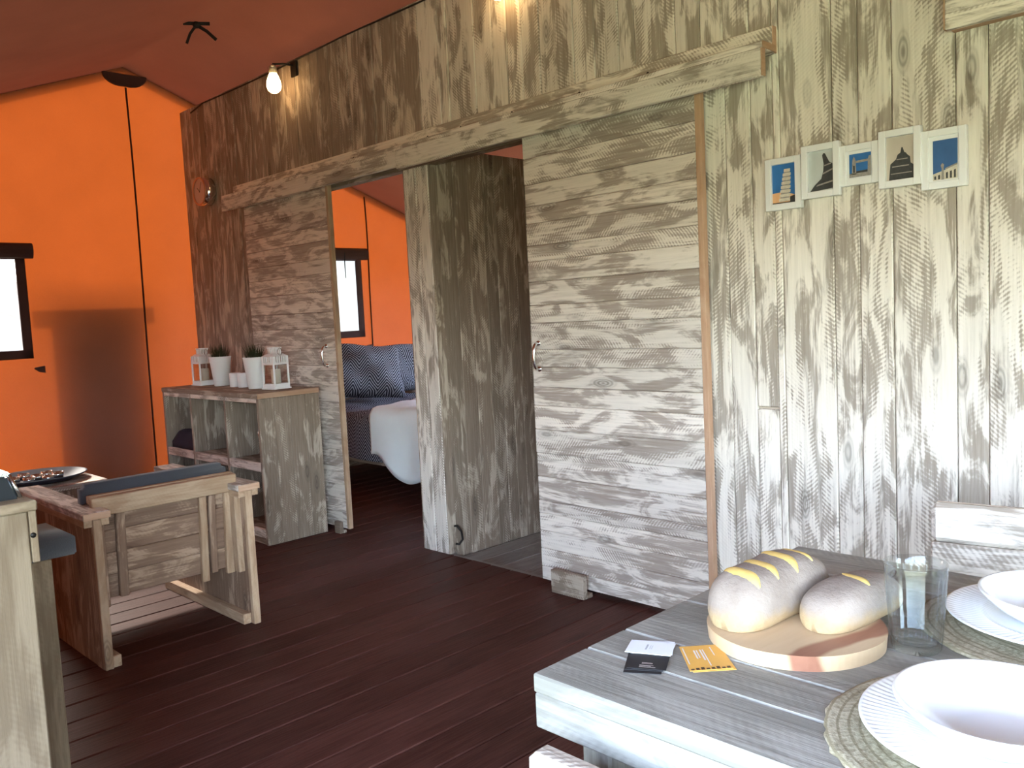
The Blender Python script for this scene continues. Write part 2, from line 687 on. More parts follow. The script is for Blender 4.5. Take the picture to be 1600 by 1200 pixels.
# ================================================================== THE SETTING
# ---- ground and outdoors
bm = bmesh.new()
add_box(bm, (-60, -60, -0.55), (60, 60, -0.45))
tag(bm_obj('ground', bm, 'grass'), 'green lawn outside the tent', None, None, 'structure')

# ---- floor: deck boards running from the side wall to the partition and into the bedroom
fl = thing('floor', 'dark red-brown stained deck boards', kind='structure')
bm = bmesh.new()
add_box(bm, (XE, YF, -0.45), (XR, YB, -0.06))
link_core = bm_obj('deck_frame', bm, 'floor', fl)
bw = 0.1415
k0 = -4.07
i = -18
while True:
    x0 = k0 + i * bw
    i += 1
    if x0 + bw < XE:
        continue
    if x0 > XR:
        break
    a = max(x0, XE) + 0.002
    b = min(x0 + bw, XR) - 0.002
    if b - a < 0.02:
        continue
    yend = YB if b < -3.39 else WY + 0.01
    plank('deck_board', (a, YF, -0.035), (b, yend, random.uniform(-0.0015, 0.0005)), 'floor', fl, 'y', 0.004)

# ---- grey floor of the second room
gf = thing('floor_second_room', 'grey floor boards of the second room', kind='structure')
xx = -3.395
while xx < 1.2:
    plank('floor_board', (xx + 0.0015, WY + 0.04, -0.06), (xx + 0.1485, YB, -0.03 + random.uniform(-0.0008, 0.0008)), 'greyfloor', gf, 'y', 0.0015)
    xx += 0.15
tr = plank('trim_1', (-3.40, WY - 0.005, -0.06), (-2.45, WY + 0.04, -0.004), 'threshold', None, 'x', 0.004)
tag(tr, 'grey threshold strip under the doorway', kind='structure')

# ---- wooden wall (room side)
wall = thing('wall_back', 'whitewashed vertical board wall', kind='structure')
OPEN = [(-4.42, -3.60), (-3.40, -2.60)]
OPZ = 2.05
WT = 2.84
WL = -6.20
bm = bmesh.new()
yc0, yc1 = WY + 0.022, WY + 0.055
segs = [(WL, OPEN[0][0]), (OPEN[0][1], OPEN[1][0]), (OPEN[1][1], XR)]
for a, b in segs:
    add_box(bm, (a, yc0, 0), (b, yc1, WT))
for a, b in OPEN:
    add_box(bm, (a, yc0, OPZ), (b, yc1, WT))
bm_obj('wall_core', bm, 'furn', wall)


def wall_board(a, b, z0, z1, mt='wall'):
    d = random.uniform(-0.0015, 0.0015)
    plank('wall_board', (a + 0.0011, WY + d, z0), (b - 0.0011, WY + 0.022, z1), mt, wall, 'z', 0.0035)


def run_boards(a, b, z0, z1, joints=(), mt='wall'):
    xs = [a] + [j for j in joints if a + 0.02 < j < b - 0.02]
    while xs[-1] < b - 0.001:
        nx = xs[-1] + random.choice((0.088, 0.1, 0.115, 0.13, 0.15))
        if nx > b - 0.05:
            nx = b
        xs.append(nx)
    for p, q in zip(xs, xs[1:]):
        if abs(q + 1.496) < 1e-3:      # the board with the butt joint
            wall_board(p, q, z0, 0.857)
            wall_board(p, q, 0.866, z1)
        else:
            wall_board(p, q, z0, z1, mt)


upj = (-3.42, -3.266, -3.199, -3.008, -2.887, -2.79, -2.696, -2.587, -2.393, -2.281, -2.157, -2.078, -1.887, -1.78)
rj = (-1.685, -1.582, -1.496, -1.469, -1.282, -1.194, -1.086, -0.897, -0.807, -0.714)
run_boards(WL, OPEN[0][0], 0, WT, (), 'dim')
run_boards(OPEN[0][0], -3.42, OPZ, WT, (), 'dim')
for a, b in ((-3.60, -3.50), (-3.50, -3.40)):
    wall_board(a, b, 0, OPZ)
xs = list(upj)
for a, b in zip(xs, xs[1:]):
    wall_board(a, b, OPZ, WT)
run_boards(OPEN[1][1], -1.78, 0, OPZ)
run_boards(-1.78, XR, 0, WT, rj)
# end grain of the post between the doorways
plank('post_edge', (-3.402, WY + 0.002, 0), (-3.392, WY + 0.055, OPZ), 'furn', wall, 'z', 0.002)
plank('post_edge', (-3.608, WY + 0.002, 0), (-3.598, WY + 0.055, OPZ), 'furn', wall, 'z', 0.002)
plank('door_head', (OPEN[0][0], WY - 0.004, OPZ - 0.022), (OPEN[1][1], WY + 0.06, OPZ), 'furn', wall, 'x', 0.002)

# ---- partition between bedroom and second room
pw = thing('wall_partition', 'grey-brown vertical boards between the two rooms', kind='structure')
bm = bmesh.new()
add_box(bm, (-3.48, WY + 0.055, -0.06), (-3.42, YB, 2.12))
bm_obj('wall_core', bm, 'furn', pw)
yy = WY + 0.056
while yy < YB - 0.05:
    w = random.choice((0.075, 0.088, 0.1, 0.11))
    e = min(yy + w, YB)
    plank('wall_board', (-3.42, yy + 0.0005, -0.03), (-3.398 + random.uniform(-0.0015, 0.0015), e - 0.0005, 2.12), 'furn', pw, 'z', 0.003)
    plank('wall_board', (-3.502 + random.uniform(-0.0015, 0.0015), yy + 0.0005, 0.0), (-3.48, e - 0.0005, 2.12), 'furn', pw, 'z', 0.003)
    yy = e
# far side of the second room
p2 = thing('wall_second_room', 'vertical boards closing the second room', kind='structure')
xx = 1.0
bm = bmesh.new()
add_box(bm, (xx, WY + 0.055, -0.06), (xx + 0.05, YB, 2.12))
bm_obj('wall_core', bm, 'furn', p2)
yy = WY + 0.056
while yy < YB - 0.05:
    e = min(yy + 0.12, YB)
    plank('wall_board', (xx - 0.02, yy + 0.0005, -0.03), (xx, e - 0.0005, 2.12), 'furn', p2, 'z', 0.003)
    yy = e


# ---- canvas walls and roof
def sheet_with_holes(name, axis, const, poly_top, a0, a1, z0, holes, mat, kind='structure', label=None, thick=0.004):
    """upright cloth wall; columns cut at the hole edges; poly_top(a) gives the top height"""
    cuts = sorted({a0, a1, *[h[0] for h in holes], *[h[1] for h in holes], *([RY] if a0 < RY < a1 and axis == 'x' else [])})
    fine = []
    for p, q in zip(cuts, cuts[1:]):
        n = max(1, int((q - p) / 0.4))
        fine += [p + (q - p) * k / n for k in range(n)]
    fine.append(cuts[-1])
    bm = bmesh.new()

    def P(a, z):
        return bm.verts.new((const, a, z) if axis == 'x' else (a, const, z))
    for p, q in zip(fine, fine[1:]):
        mid = (p + q) / 2
        spans = []
        z = z0
        for h in sorted(holes, key=lambda h: h[2]):
            if h[0] <= mid <= h[1]:
                spans.append((z, z, h[2], h[2]))
                z = h[3]
        spans.append((z, z, poly_top(p), poly_top(q)))
        for za, zb, zc, zd in spans:
            if min(zc - za, zd - zb) <= 0.001:
                continue
            bm.faces.new((P(p, za), P(q, zb), P(q, zd), P(p, zc)))
    bmesh.ops.remove_doubles(bm, verts=bm.verts, dist=1e-4)
    o = bm_obj(name, bm, mat)
    tag(o, label, None, None, kind)
    return o


W1 = (1.12, 1.69, 1.165, 1.775)     # y0 y1 z0 z1 of the living-room window
W2 = (3.62, 4.39, 1.165, 1.79)      # bedroom window
wall_left = sheet_with_holes('wall_left', 'x', XE, lambda a: roof_z(a) + 0.015, YF, YB, -0.12, [W1, W2], 'canvas', label='orange canvas gable end wall')
sheet_with_holes('wall_right', 'x', XR, lambda a: roof_z(a) + 0.015, YF, YB, -0.12, [(0.3, 1.5, 0.0, 1.85)], 'canvas', label='canvas gable with the open entrance')
FO = (-1.1, 3.1, 0.40, 1.89)
sheet_with_holes('wall_front', 'y', YF, lambda a: roof_z(YF) + 0.01, XE, XR, -0.12, [FO], 'canvas', label='canvas side wall with a wide rolled-up window opening')
W3 = (-5.1, -3.8, 0.9, 1.8)       # x0 x1 z0 z1 of the unseen rear window added to light the bed
sheet_with_holes('wall_rear', 'y', YB, lambda a: roof_z(YB) + 0.01, XE, XR, -0.12, [W3], 'canvas', label='canvas rear side wall')

# roof with a little sag between the frames
bm = bmesh.new()
nx, ny = 60, 30
ys = [RY - (RY - YF + 0.12) * (1 - j / ny) for j in range(ny + 1)] + [RY + (YB - RY + 0.12) * (j / ny) for j in range(1, ny + 1)]
grid = []
for ix in range(nx + 1):
    x = XE - 0.10 + (XR - XE + 0.2) * ix / nx
    row = []
    for y in ys:
        t = abs(y - RY) / 3.2
        fold = abs(math.sin((x - XE) / 2.4 * PI))
        sag = 0.030 * fold * math.sin(min(1, t) * PI) + 0.006 * math.sin(x * 7 + y * 3) * min(1, t * 4) * fold
        row.append(bm.verts.new((x, y, roof_z(y) + 0.0 - sag)))
    grid.append(row)
for ix in range(nx):
    for j in range(len(ys) - 1):
        bm.faces.new((grid[ix][j], grid[ix + 1][j], grid[ix + 1][j + 1], grid[ix][j + 1]))
tag(bm_obj('ceiling', bm, 'roof', smooth=True), 'brown canvas roof lining', None, None, 'structure')


# ---- windows in the canvas end wall
def canvas_window(name, w, pane, label):
    y0, y1, z0, z1 = w
    root = thing(name, label, kind='structure', loc=(XE, (y0 + y1) / 2, z0))
    x0, x1 = XE - 0.004, XE + 0.012
    f = 0.055
    for a, b, c, d in ((y1 - 0.004, y1 + f, z0 - f, z1 + f), (y0 - f, y0 + 0.004, z0 - f, z1 + f)):
        plank('frame_band', (x0, a, c), (x1, b, d), 'brown', root, 'z', 0.003)
    plank('frame_band', (x0, y0 - f, z0 - f), (x1, y1 + f, z0 + 0.004), 'brown', root, 'y', 0.003)
    plank('frame_band', (x0, y0 - f, z1 - 0.004), (x1, y1 + f, z1 + f), 'brown', root, 'y', 0.003)
    bm = bmesh.new()
    add_box(bm, (XE - 0.001, y0, z0), (XE + 0.001, y1, z1))
    bm_obj('pane', bm, pane, root)
    # blind rolled up above the window
    bm = bmesh.new()
    n = 12
    rg = []
    for k in range(n):
        a = 2 * PI * k / n
        rg.append((0.035 * math.cos(a), 0.048 * math.sin(a) * (1.0 if math.sin(a) > 0 else 1.15)))
    ends = [y0 - 0.10, y1 + 0.095]
    vs = [[bm.verts.new((XE + 0.045 + p, y, z1 + 0.055 + q)) for p, q in rg] for y in ends]
    for k in range(n):
        bm.faces.new((vs[0][k], vs[0][(k + 1) % n], vs[1][(k + 1) % n], vs[1][k]))
    bm.faces.new(vs[0][::-1])
    bm.faces.new(vs[1])
    roll = bm_obj('rolled_blind', bm, 'brown', root)
    for yq in (y0 + 0.18, y1 - 0.16):
        tube('tie_cord', [(XE + 0.085, yq, z1 + 0.06), (XE + 0.075, yq, z1 - 0.02), (XE + 0.068, yq + 0.004, z1 - 0.16)], 0.004, 'black', roll, 6)
    return root


canvas_window('window_1', W1, 'pane', 'clear window in the orange end wall')
canvas_window('window_2', W2, 'pane_milky', 'bright window above the bed')
w3 = thing('added_light_window', 'unseen window added in the rear side wall to light the bedroom', kind='structure', loc=(-4.6, YB, 0.75))
for a_, b_, c_, d_ in ((W3[0] - 0.05, W3[0], W3[2] - 0.05, W3[3] + 0.05), (W3[1], W3[1] + 0.05, W3[2] - 0.05, W3[3] + 0.05), (W3[0], W3[1], W3[2] - 0.05, W3[2]), (W3[0], W3[1], W3[3], W3[3] + 0.05)):
    plank('frame_band', (a_, YB - 0.012, c_), (b_, YB + 0.004, d_), 'brown', w3, 'z', 0.003)
bm = bmesh.new()
add_box(bm, (W3[0], YB - 0.001, W3[2]), (W3[1], YB + 0.001, W3[3]))
bm_obj('pane', bm, 'lantern_glass', w3)


# ---- sliding door track: back board, shelf board, hanging front boards
tk = thing('trim_2', 'wooden track beam over the sliding doors', kind='structure', loc=(-3.4, WY, 2.0))
TX0, TX1 = -5.42, -1.465
plank('back_board', (TX0, WY - 0.026, 2.105), (TX1 - 0.01, WY, 2.197), 'wall', tk, 'x', 0.003)
plank('shelf_board', (TX0, WY - 0.115, 2.103), (TX1, WY - 0.026, 2.128), 'wall', tk, 'x', 0.003)
plank('front_board', (TX0, WY - 0.117, 2.024), (-3.506, WY - 0.092, 2.1025), 'wall', tk, 'x', 0.003)
plank('front_board', (-3.505, WY - 0.119, 2.012), (TX1 - 0.004, WY - 0.093, 2.106), 'wall', tk, 'x', 0.003)
# raw cut ends
plank('cut_end', (TX1 - 0.012, WY - 0.0255, 2.106), (TX1 - 0.007, WY - 0.001, 2.196), 'raw', tk, 'y', 0.001)
plank('cut_end', (TX1 - 0.002, WY - 0.1145, 2.104), (TX1 + 0.003, WY - 0.027, 2.127), 'raw', tk, 'y', 0.001)
plank('cut_end', (TX1 - 0.006, WY - 0.1185, 2.013), (TX1 - 0.001, WY - 0.0935, 2.105), 'raw', tk, 'y', 0.001)
# nails in the front boards
for xk in (-2.0, -2.35, -2.75, -3.1, -3.35, -4.0, -4.6):
    lathe('nail_head', [(0, 0.002), (0.006, 0.0015), (0.006, 0)], 'iron', tk, T(xk, WY - 0.0262, 2.155) @ Matrix.Rotation(PI / 2, 4, 'X'), 8)
# second track beginning at the right
tk2 = thing('trim_3', 'wooden board end at the upper right of the wall', kind='structure', loc=(-0.9, WY, 2.02))
plank('front_board', (-0.907, WY - 0.06, 2.024), (2.9, WY - 0.034, 2.135), 'wall', tk2, 'x', 0.003)
plank('back_board', (-0.90, WY - 0.034, 2.024), (2.9, WY, 2.06), 'raw', tk2, 'x', 0.003)
plank('cut_end', (-0.911, WY - 0.0595, 2.025), (-0.906, WY - 0.0345, 2.134), 'raw', tk2, 'z', 0.001)


# ---- sliding doors of horizontal boards
def sliding_door(name, x0, x1, handle_x, label, cuts=None, strip='raw'):
    y0, y1 = WY - 0.052, WY - 0.024
    d = thing(name, label, kind='structure', loc=((x0 + x1) / 2, y0, 0.02))
    z = 0.022
    zs = list(cuts) if cuts else []
    if not zs:
        zz = 0.022
        while zz < 2.06:
            zs.append(zz)
            zz += random.choice((0.085, 0.095, 0.105, 0.12))
    zs.append(2.075)
    for a, b in zip(zs, zs[1:]):
        if b - a < 0.03:
            continue
        plank('door_board', (x0, y0 + random.uniform(-0.0015, 0.0015), a + 0.0006), (x1 - 0.004, y1, b - 0.0006), 'door', d, 'x', 0.003)
    # raw edge strip on the closing side
    plank('edge_strip', (x1 - 0.004, y0 - 0.001, 0.022), (x1 + 0.020, y1, 2.075), strip, d, 'z', 0.002)
    # rear ledges
    for zc in (0.3, 1.05, 1.8):
        plank('ledge', (x0 + 0.03, y1, zc), (x1 - 0.03, y1 + 0.018, zc + 0.09), 'furn', d, 'x', 0.002)
    # bow handle
    pts = []
    for k in range(13):
        a = PI * k / 12
        pts.append((handle_x, y0 - 0.004 - 0.030 * math.sin(a) ** 0.6, 1.055 + 0.058 * math.cos(a)))
    hd = tube('handle', pts, 0.0075, 'chrome', d, 8)
    for sgn in (1, -1):
        lathe('handle_foot', [(0, 0.004), (0.011, 0.004), (0.013, 0)], 'chrome', hd, T(handle_x, y0 - 0.001, 1.055 + 0.058 * sgn) @ Matrix.Rotation(PI / 2, 4, 'X'), 12)
    return d


rz = [0.022, 0.085, 0.17, 0.254, 0.335, 0.394, 0.504, 0.614, 0.723, 0.831, 0.915, 1.006, 1.085, 1.204, 1.283, 1.387, 1.478, 1.548, 1.645, 1.721, 1.817, 1.93]
sliding_door('door_1', -5.247, -4.262, -4.362, 'left sliding door of horizontal boards', None, 'post')
sliding_door('door_2', -2.672, -1.775, -2.628, 'right sliding door of horizontal boards', rz)

# guide block on the floor that keeps the right door upright
gb = thing('door_guide_block', 'small wooden guide block on the floor at the foot of the right sliding door', 'guide block', (-2.45, 2.72, 0))
plank('front_plate', (-2.555, 2.705, 0.0), (-2.365, 2.733, 0.105), 'furn', gb, 'x', 0.003)
plank('foot', (-2.555, 2.733, 0.0), (-2.365, 2.768, 0.018), 'furn', gb, 'x', 0.002)
gb2 = thing('door_guide_block', 'small wooden guide block at the foot of the left sliding door beside the bookcase', 'guide block', (-4.33, 2.74, 0))
plank('front_plate', (-4.33, 2.725, 0.0), (-4.27, 2.75, 0.07), 'furn', gb2, 'x', 0.003)
plank('foot', (-4.33, 2.75, 0.0), (-4.27, 2.77, 0.018), 'furn', gb2, 'x', 0.002)

# ================================================================== BOOKCASE
BX0, BX1, BY0, BY1, BZ = -5.69, -4.385, 2.32, 2.715, 0.873
bc = thing('open_bookcase', 'low open bookcase of grey weathered boards with six compartments', 'bookcase', ((BX0 + BX1) / 2, (BY0 + BY1) / 2, 0))
n = 4
ws_ = (BY1 - BY0) / n
for k in range(n):
    plank('side_board', (BX1 - 0.026, BY0 + k * ws_ + 0.0006, 0), (BX1 + random.uniform(-0.001, 0.001), BY0 + (k + 1) * ws_ - 0.0006, BZ - 0.03), 'furn', bc, 'z', 0.003)
    plank('side_board', (BX0, BY0 + k * ws_ + 0.0006, 0), (BX0 + 0.026, BY0 + (k + 1) * ws_ - 0.0006, BZ - 0.03), 'furn', bc, 'z', 0.003)
plank('top_board', (BX0 - 0.002, BY0 - 0.003, BZ - 0.03), (BX1 - 0.004, BY0 + 0.195, BZ), 'furn', bc, 'x', 0.003)
plank('top_board', (BX0 - 0.002, BY0 + 0.197, BZ - 0.03), (BX1 - 0.004, BY1, BZ), 'furn', bc, 'x', 0.003)
plank('top_edge', (BX1 - 0.004, BY0 - 0.003, BZ - 0.03), (BX1 + 0.003, BY1, BZ), 'raw', bc, 'y', 0.002)
D1, D2 = -5.265, -4.80
for xd in (D1, D2):
    plank('divider', (xd - 0.012, BY0, 0.08), (xd + 0.012, BY1 - 0.02, BZ - 0.03), 'furn', bc, 'z', 0.002)
for zs in (0.06, 0.445):
    for a, b in ((BX0 + 0.026, D1 - 0.012), (D1 + 0.012, D2 - 0.012), (D2 + 0.012, BX1 - 0.026)):
        plank('shelf', (a, BY0 + 0.004, zs), (b, BY1 - 0.02, zs + 0.026), 'furn', bc, 'x', 0.002)
        plank('shelf_lip', (a, BY0, zs - 0.02), (b, BY0 + 0.02, zs + 0.03), 'wall', bc, 'x', 0.002)
plank('plinth', (BX0 + 0.026, BY0 + 0.01, 0.0), (BX1 - 0.026, BY0 + 0.03, 0.06), 'furn', bc, 'x', 0.002)
plank('top_lip', (BX0 + 0.026, BY0, BZ - 0.055), (BX1 - 0.026, BY0 + 0.018, BZ - 0.03), 'wall', bc, 'x', 0.002)
xx = BX0 + 0.026
while xx < BX1 - 0.05:
    e = min(xx + 0.118, BX1 - 0.026)
    plank('rear_board', (xx + 0.0006, BY1 - 0.02, 0.06), (e - 0.0006, BY1, BZ - 0.03), 'furn', bc, 'z', 0.002)
    xx = e
tube('steel_edge_bolt', [(BX1 - 0.038, BY0 + 0.012, 0.60), (BX1 - 0.038, BY0 + 0.012, 0.66)], 0.006, 'chrome', bc, 8)


# things lying in the compartments
def soft_slab(name, size, mat, mat4, nx=14, ny=10, puff=0.012, seed=1):
    rnd = random.Random(seed)
    bm = bmesh.new()
    ph = [rnd.uniform(0, 6) for _ in range(6)]
    top, bot = [], []
    for i in range(nx + 1):
        rt, rb = [], []
        for j in range(ny + 1):
            u, v = i / nx * 2 - 1, j / ny * 2 - 1
            e = (1 - abs(u) ** 6) * (1 - abs(v) ** 6)
            zt = size[2] * (0.35 + 0.65 * e ** 0.5) + puff * math.sin(u * 4 + ph[0]) * math.sin(v * 3 + ph[1]) * e
            rt.append(bm.verts.new((u * size[0] / 2, v * size[1] / 2, zt)))
            rb.append(bm.verts.new((u * size[0] / 2, v * size[1] / 2, 0.0)))
        top.append(rt)
        bot.append(rb)
    for i in range(nx):
        for j in range(ny):
            bm.faces.new((top[i][j], top[i + 1][j], top[i + 1][j + 1], top[i][j + 1]))
            bm.faces.new((bot[i][j], bot[i][j + 1], bot[i + 1][j + 1], bot[i + 1][j]))
    for i in range(nx):
        bm.faces.new((top[i][0], bot[i][0], bot[i + 1][0], top[i + 1][0]))
        bm.faces.new((top[i][ny], top[i + 1][ny], bot[i + 1][ny], bot[i][ny]))
    for j in range(ny):
        bm.faces.new((top[0][j], top[0][j + 1], bot[0][j + 1], bot[0][j]))
        bm.faces.new((top[nx][j], bot[nx][j], bot[nx][j + 1], top[nx][j + 1]))
    return bm_obj(name, bm, mat, None, mat4, True)


tag(soft_slab('folded_blanket', (0.36, 0.30, 0.115), 'navy', T(-5.47, 2.495, 0.4715), seed=4), 'dark navy folded blanket in the upper left compartment of the bookcase', 'blanket')
fk = thing('shiny_bottle', 'slim bottle coloured like its bluish highlight in the upper right compartment of the bookcase', 'bottle', (-4.441, 2.375, 0.4715))
lathe('bottle_body', [(0, 0), (0.024, 0), (0.026, 0.006), (0.026, 0.15), (0.020, 0.17), (0.014, 0.178), (0, 0.178)], 'paleblue', fk, T(-4.441, 2.375, 0.4715), 24)
lathe('bottle_cap', [(0, 0.2155), (0.013, 0.2155), (0.0155, 0.21), (0.0155, 0.1785), (0, 0.1785)], 'iron', fk, T(-4.441, 2.375, 0.4715), 20)


# ---- lanterns
def lantern(x, y, rot, label):
    base = BZ + 0.0005
    t = thing('lantern', label, 'lantern', (x, y, base), 'white lanterns on the bookcase', rotz=rot)
    F = T(x, y, base) @ RZm(rot)

    def b(name, p0, p1, par=t, mat='white'):
        return plank(name, p0, p1, mat, par, 'z', 0.0012, F)
    s = 0.056
    b('base', (-s - 0.006, -s - 0.006, 0), (s + 0.006, s + 0.006, 0.008))
    b('base', (-s, -s, 0.008), (s, s, 0.020))
    for sx in (-1, 1):
        for sy in (-1, 1):
            b('post', (sx * s, sy * s, 0.020), (sx * (s - 0.010), sy * (s - 0.010), 0.195))
    zt = 0.195
    for sx in (-1, 1):
        # rails and slotted band under the roof on every side
        for zz in (0.020, 0.145):
            b('rail', (-s + 0.01, sx * s, zz), (s - 0.01, sx * (s - 0.008), zz + 0.012))
            b('rail', (sx * s, -s + 0.01, zz), (sx * (s - 0.008), s - 0.01, zz + 0.012))
        for k in range(6):
            q = -0.041 + 0.0164 * k
            b('slat', (q - 0.0042, sx * s, 0.157), (q + 0.0042, sx * (s - 0.004), zt))
            b('slat', (sx * s, q - 0.0042, 0.157), (sx * (s - 0.004), q + 0.0042, zt))
        g = b('glass_pane', (-s + 0.01, sx * (s - 0.005), 0.032), (s - 0.01, sx * (s - 0.007), 0.145), t, 'lantern_glass')
        g = b('glass_pane', (sx * (s - 0.005), -s + 0.01, 0.032), (sx * (s - 0.007), s - 0.01, 0.145), t, 'lantern_glass')
    bm = bmesh.new()
    v = [bm.verts.new((a * s, c * s, zt)) for a, c in ((-1, -1), (1, -1), (1, 1), (-1, 1))] + [bm.verts.new((a * 0.034, c * 0.034, zt + 0.014)) for a, c in ((-1, -1), (1, -1), (1, 1), (-1, 1))]
    bm.faces.new(v[:4][::-1])
    bm.faces.new(v[4:])
    for k in range(4):
        bm.faces.new((v[k], v[(k + 1) % 4], v[4 + (k + 1) % 4], v[4 + k]))
    bm_obj('roof', bm, 'white', t, F)
    c = 0.028
    for sx in (-1, 1):
        for k in range(4):
            q = -0.0245 + 0.01633 * k
            b('chimney_slat', (q - 0.0035, sx * c, zt + 0.014), (q + 0.0035, sx * (c - 0.005), zt + 0.045))
            b('chimney_slat', (sx * c, q - 0.0035, zt + 0.014), (sx * (c - 0.005), q + 0.0035, zt + 0.045))
    b('chimney_cap', (-c - 0.003, -c - 0.003, zt + 0.045), (c + 0.003, c + 0.003, zt + 0.054))
    ring = [(0.030 + 0.021 * (1 - math.cos(a)), 0.0, zt + 0.026 + 0.021 * math.sin(a)) for a in [2 * PI * k / 16 for k in range(16)]]
    tube('handle', ring, 0.0022, 'steel', t, 6, F, closed=True)
    return t


def candle(x, y, z, r, h, label, mat='candle'):
    t = thing('pillar_candle', label, 'candle', (x, y, z))
    lathe('wax', [(0, 0), (r, 0), (r, h - 0.003), (r - 0.003, h), (r * 0.6, h - 0.002), (0, h - 0.004)], mat, t, T(x, y, z), 24)
    tube('wick', [(x, y, z + h - 0.004), (x + 0.001, y, z + h + 0.007)], 0.0012, 'black', t, 5)
    return t


lantern(-5.552, 2.555, 0.05, 'white metal lantern at the end of the bookcase next to the orange wall')
lantern(-4.605, 2.565, 0.14, 'white metal lantern on the bookcase nearest the sliding door')
candle(-5.535, 2.555, BZ + 0.021, 0.028, 0.092, 'ivory pillar candle inside the lantern by the orange wall')
candle(-4.592, 2.558, BZ + 0.021, 0.028, 0.098, 'ivory pillar candle inside the lantern nearest the sliding door')


def potted_grass(x, y, label, seed):
    rnd = random.Random(seed)
    base = BZ + 0.0005
    t = thing('potted_grass', label, 'potted plant', (x, y, base), 'potted grasses on the bookcase')
    F = T(x, y, base)
    lathe('pot', [(0, 0), (0.045, 0), (0.048, 0.003), (0.070, 0.186), (0.071, 0.192), (0.067, 0.192), (0.064, 0.182), (0.058, 0.12), (0, 0.12)], 'white', t, F, 40)
    lathe('soil', [(0, 0.172), (0.0615, 0.170)], 'soil', t, F, 24)
    bm = bmesh.new()
    for k in range(230):
        a = rnd.uniform(0, 2 * PI)
        r = 0.052 * math.sqrt(rnd.random())
        px, py = r * math.cos(a), r * math.sin(a)
        hh = rnd.uniform(0.07, 0.135)
        lean = rnd.uniform(0.1, 0.55) * (0.3 + r / 0.052)
        da = a + rnd.uniform(-0.6, 0.6)
        dx, dy = math.cos(da), math.sin(da)
        w = rnd.uniform(0.0016, 0.0028)
        tx, ty = -dy * w, dx * w
        pts = []
        for q in range(4):
            f = q / 3
            off = lean * hh * f * f
            pts.append((px + dx * off, py + dy * off, 0.168 + hh * f * (1 - 0.15 * lean * f), 1 - f))
        prev = None
        for (qx, qy, qz, s) in pts:
            cur = (bm.verts.new((qx + tx * s, qy + ty * s, qz)), bm.verts.new((qx - tx * s, qy - ty * s, qz)))
            if prev:
                bm.faces.new((prev[0], prev[1], cur[1], cur[0]))
            prev = cur
    g = bm_obj('grass_blades', bm, 'blade', t, F)
    g['kind'] = 'stuff'
    return t


potted_grass(-5.315, 2.565, 'tall white pot of dark grass left of the two small white cups on the bookcase', 3)
potted_grass(-4.775, 2.525, 'tall white pot of dark grass between the two small white cups and the right lantern', 5)
for (x, y, lab) in ((-5.095, 2.55, 'small white candle cup standing right beside the left potted grass'), (-4.985, 2.55, 'small white candle cup standing right beside the right potted grass')):
    t = thing('candle_cup', lab, 'cup', (x, y, BZ + 0.0005), 'small white cups on the bookcase')
    lathe('cup_body', [(0, 0), (0.033, 0), (0.036, 0.003), (0.036, 0.088), (0.034, 0.09), (0.032, 0.088), (0.032, 0.06), (0, 0.06)], 'white', t, T(x, y, BZ + 0.0005), 28)
    lathe('wax', [(0, 0.076), (0.0315, 0.076)], 'candle', t, T(x, y, BZ + 0.0005), 24)

# ================================================================== LOUNGE CHAIR (seen from behind)
AY0, AY1 = 1.045, 1.675
XB, XFt = -3.30, -4.13
ch = thing('lounge_chair', 'low wooden lounge chair with dark cushions, its board back towards us', 'armchair', (-3.7, (AY0 + AY1) / 2, 0))


def chair_side(ya, yb, inner):
    """tapered side of two upright boards with a rail at the foot; inner = +1 when the seat lies at larger y"""
    bm = bmesh.new()
    # panel outline in x,z: narrower at the top
    out = [(XB, 0.0), (XB - 0.012, 0.575), (XFt + 0.10, 0.575), (XFt + 0.03, 0.0)]
    front, back = [], []
    for x, z in out:
        front.append(bm.verts.new((x + 3.7, ya - 1.36, z)))
        back.append(bm.verts.new((x + 3.7, yb - 1.36, z)))
    bm.faces.new(front)
    bm.faces.new(back[::-1])
    for k in range(4):
        bm.faces.new((front[k], front[(k + 1) % 4], back[(k + 1) % 4], back[k]))
    # stand the panel's grain upright: local x = world z
    R = AX['z']
    Fm = T(-3.7, 1.36, 0) @ R
    bmesh.ops.transform(bm, matrix=R.inverted(), verts=bm.verts)
    bmesh.ops.bevel(bm, geom=list(bm.edges), offset=0.003, segments=1, affect='EDGES')
    bm_obj('side_panel', bm, 'chair', ch, Fm)


chair_side(AY0, AY0 + 0.026, 1)
chair_side(AY1 - 0.026, AY1, -1)
# lighter rear posts and foot rails
plank('rear_post', (XB - 0.004, AY0 - 0.001, 0), (XB + 0.022, AY0 + 0.030, 0.572), 'post', ch, 'z', 0.003)
plank('rear_post', (XB - 0.004, AY1 - 0.030, 0), (XB + 0.022, AY1 + 0.001, 0.572), 'post', ch, 'z', 0.003)
plank('foot_rail', (XFt + 0.02, AY0 + 0.026, 0), (XB + 0.012, AY0 + 0.062, 0.045), 'post', ch, 'x', 0.003)
plank('foot_rail', (XFt + 0.02, AY1 - 0.062, 0), (XB - 0.01, AY1 - 0.026, 0.045), 'post', ch, 'x', 0.003)
# slanting braces inside the right and left sides
plank('brace', (XB - 0.075, AY1 - 0.055, 0.22), (XB - 0.03, AY1 - 0.027, 0.57), 'post', ch, 'z', 0.003)
plank('brace', (XB - 0.075, AY0 + 0.027, 0.22), (XB - 0.03, AY0 + 0.055, 0.57), 'chair', ch, 'z', 0.003)
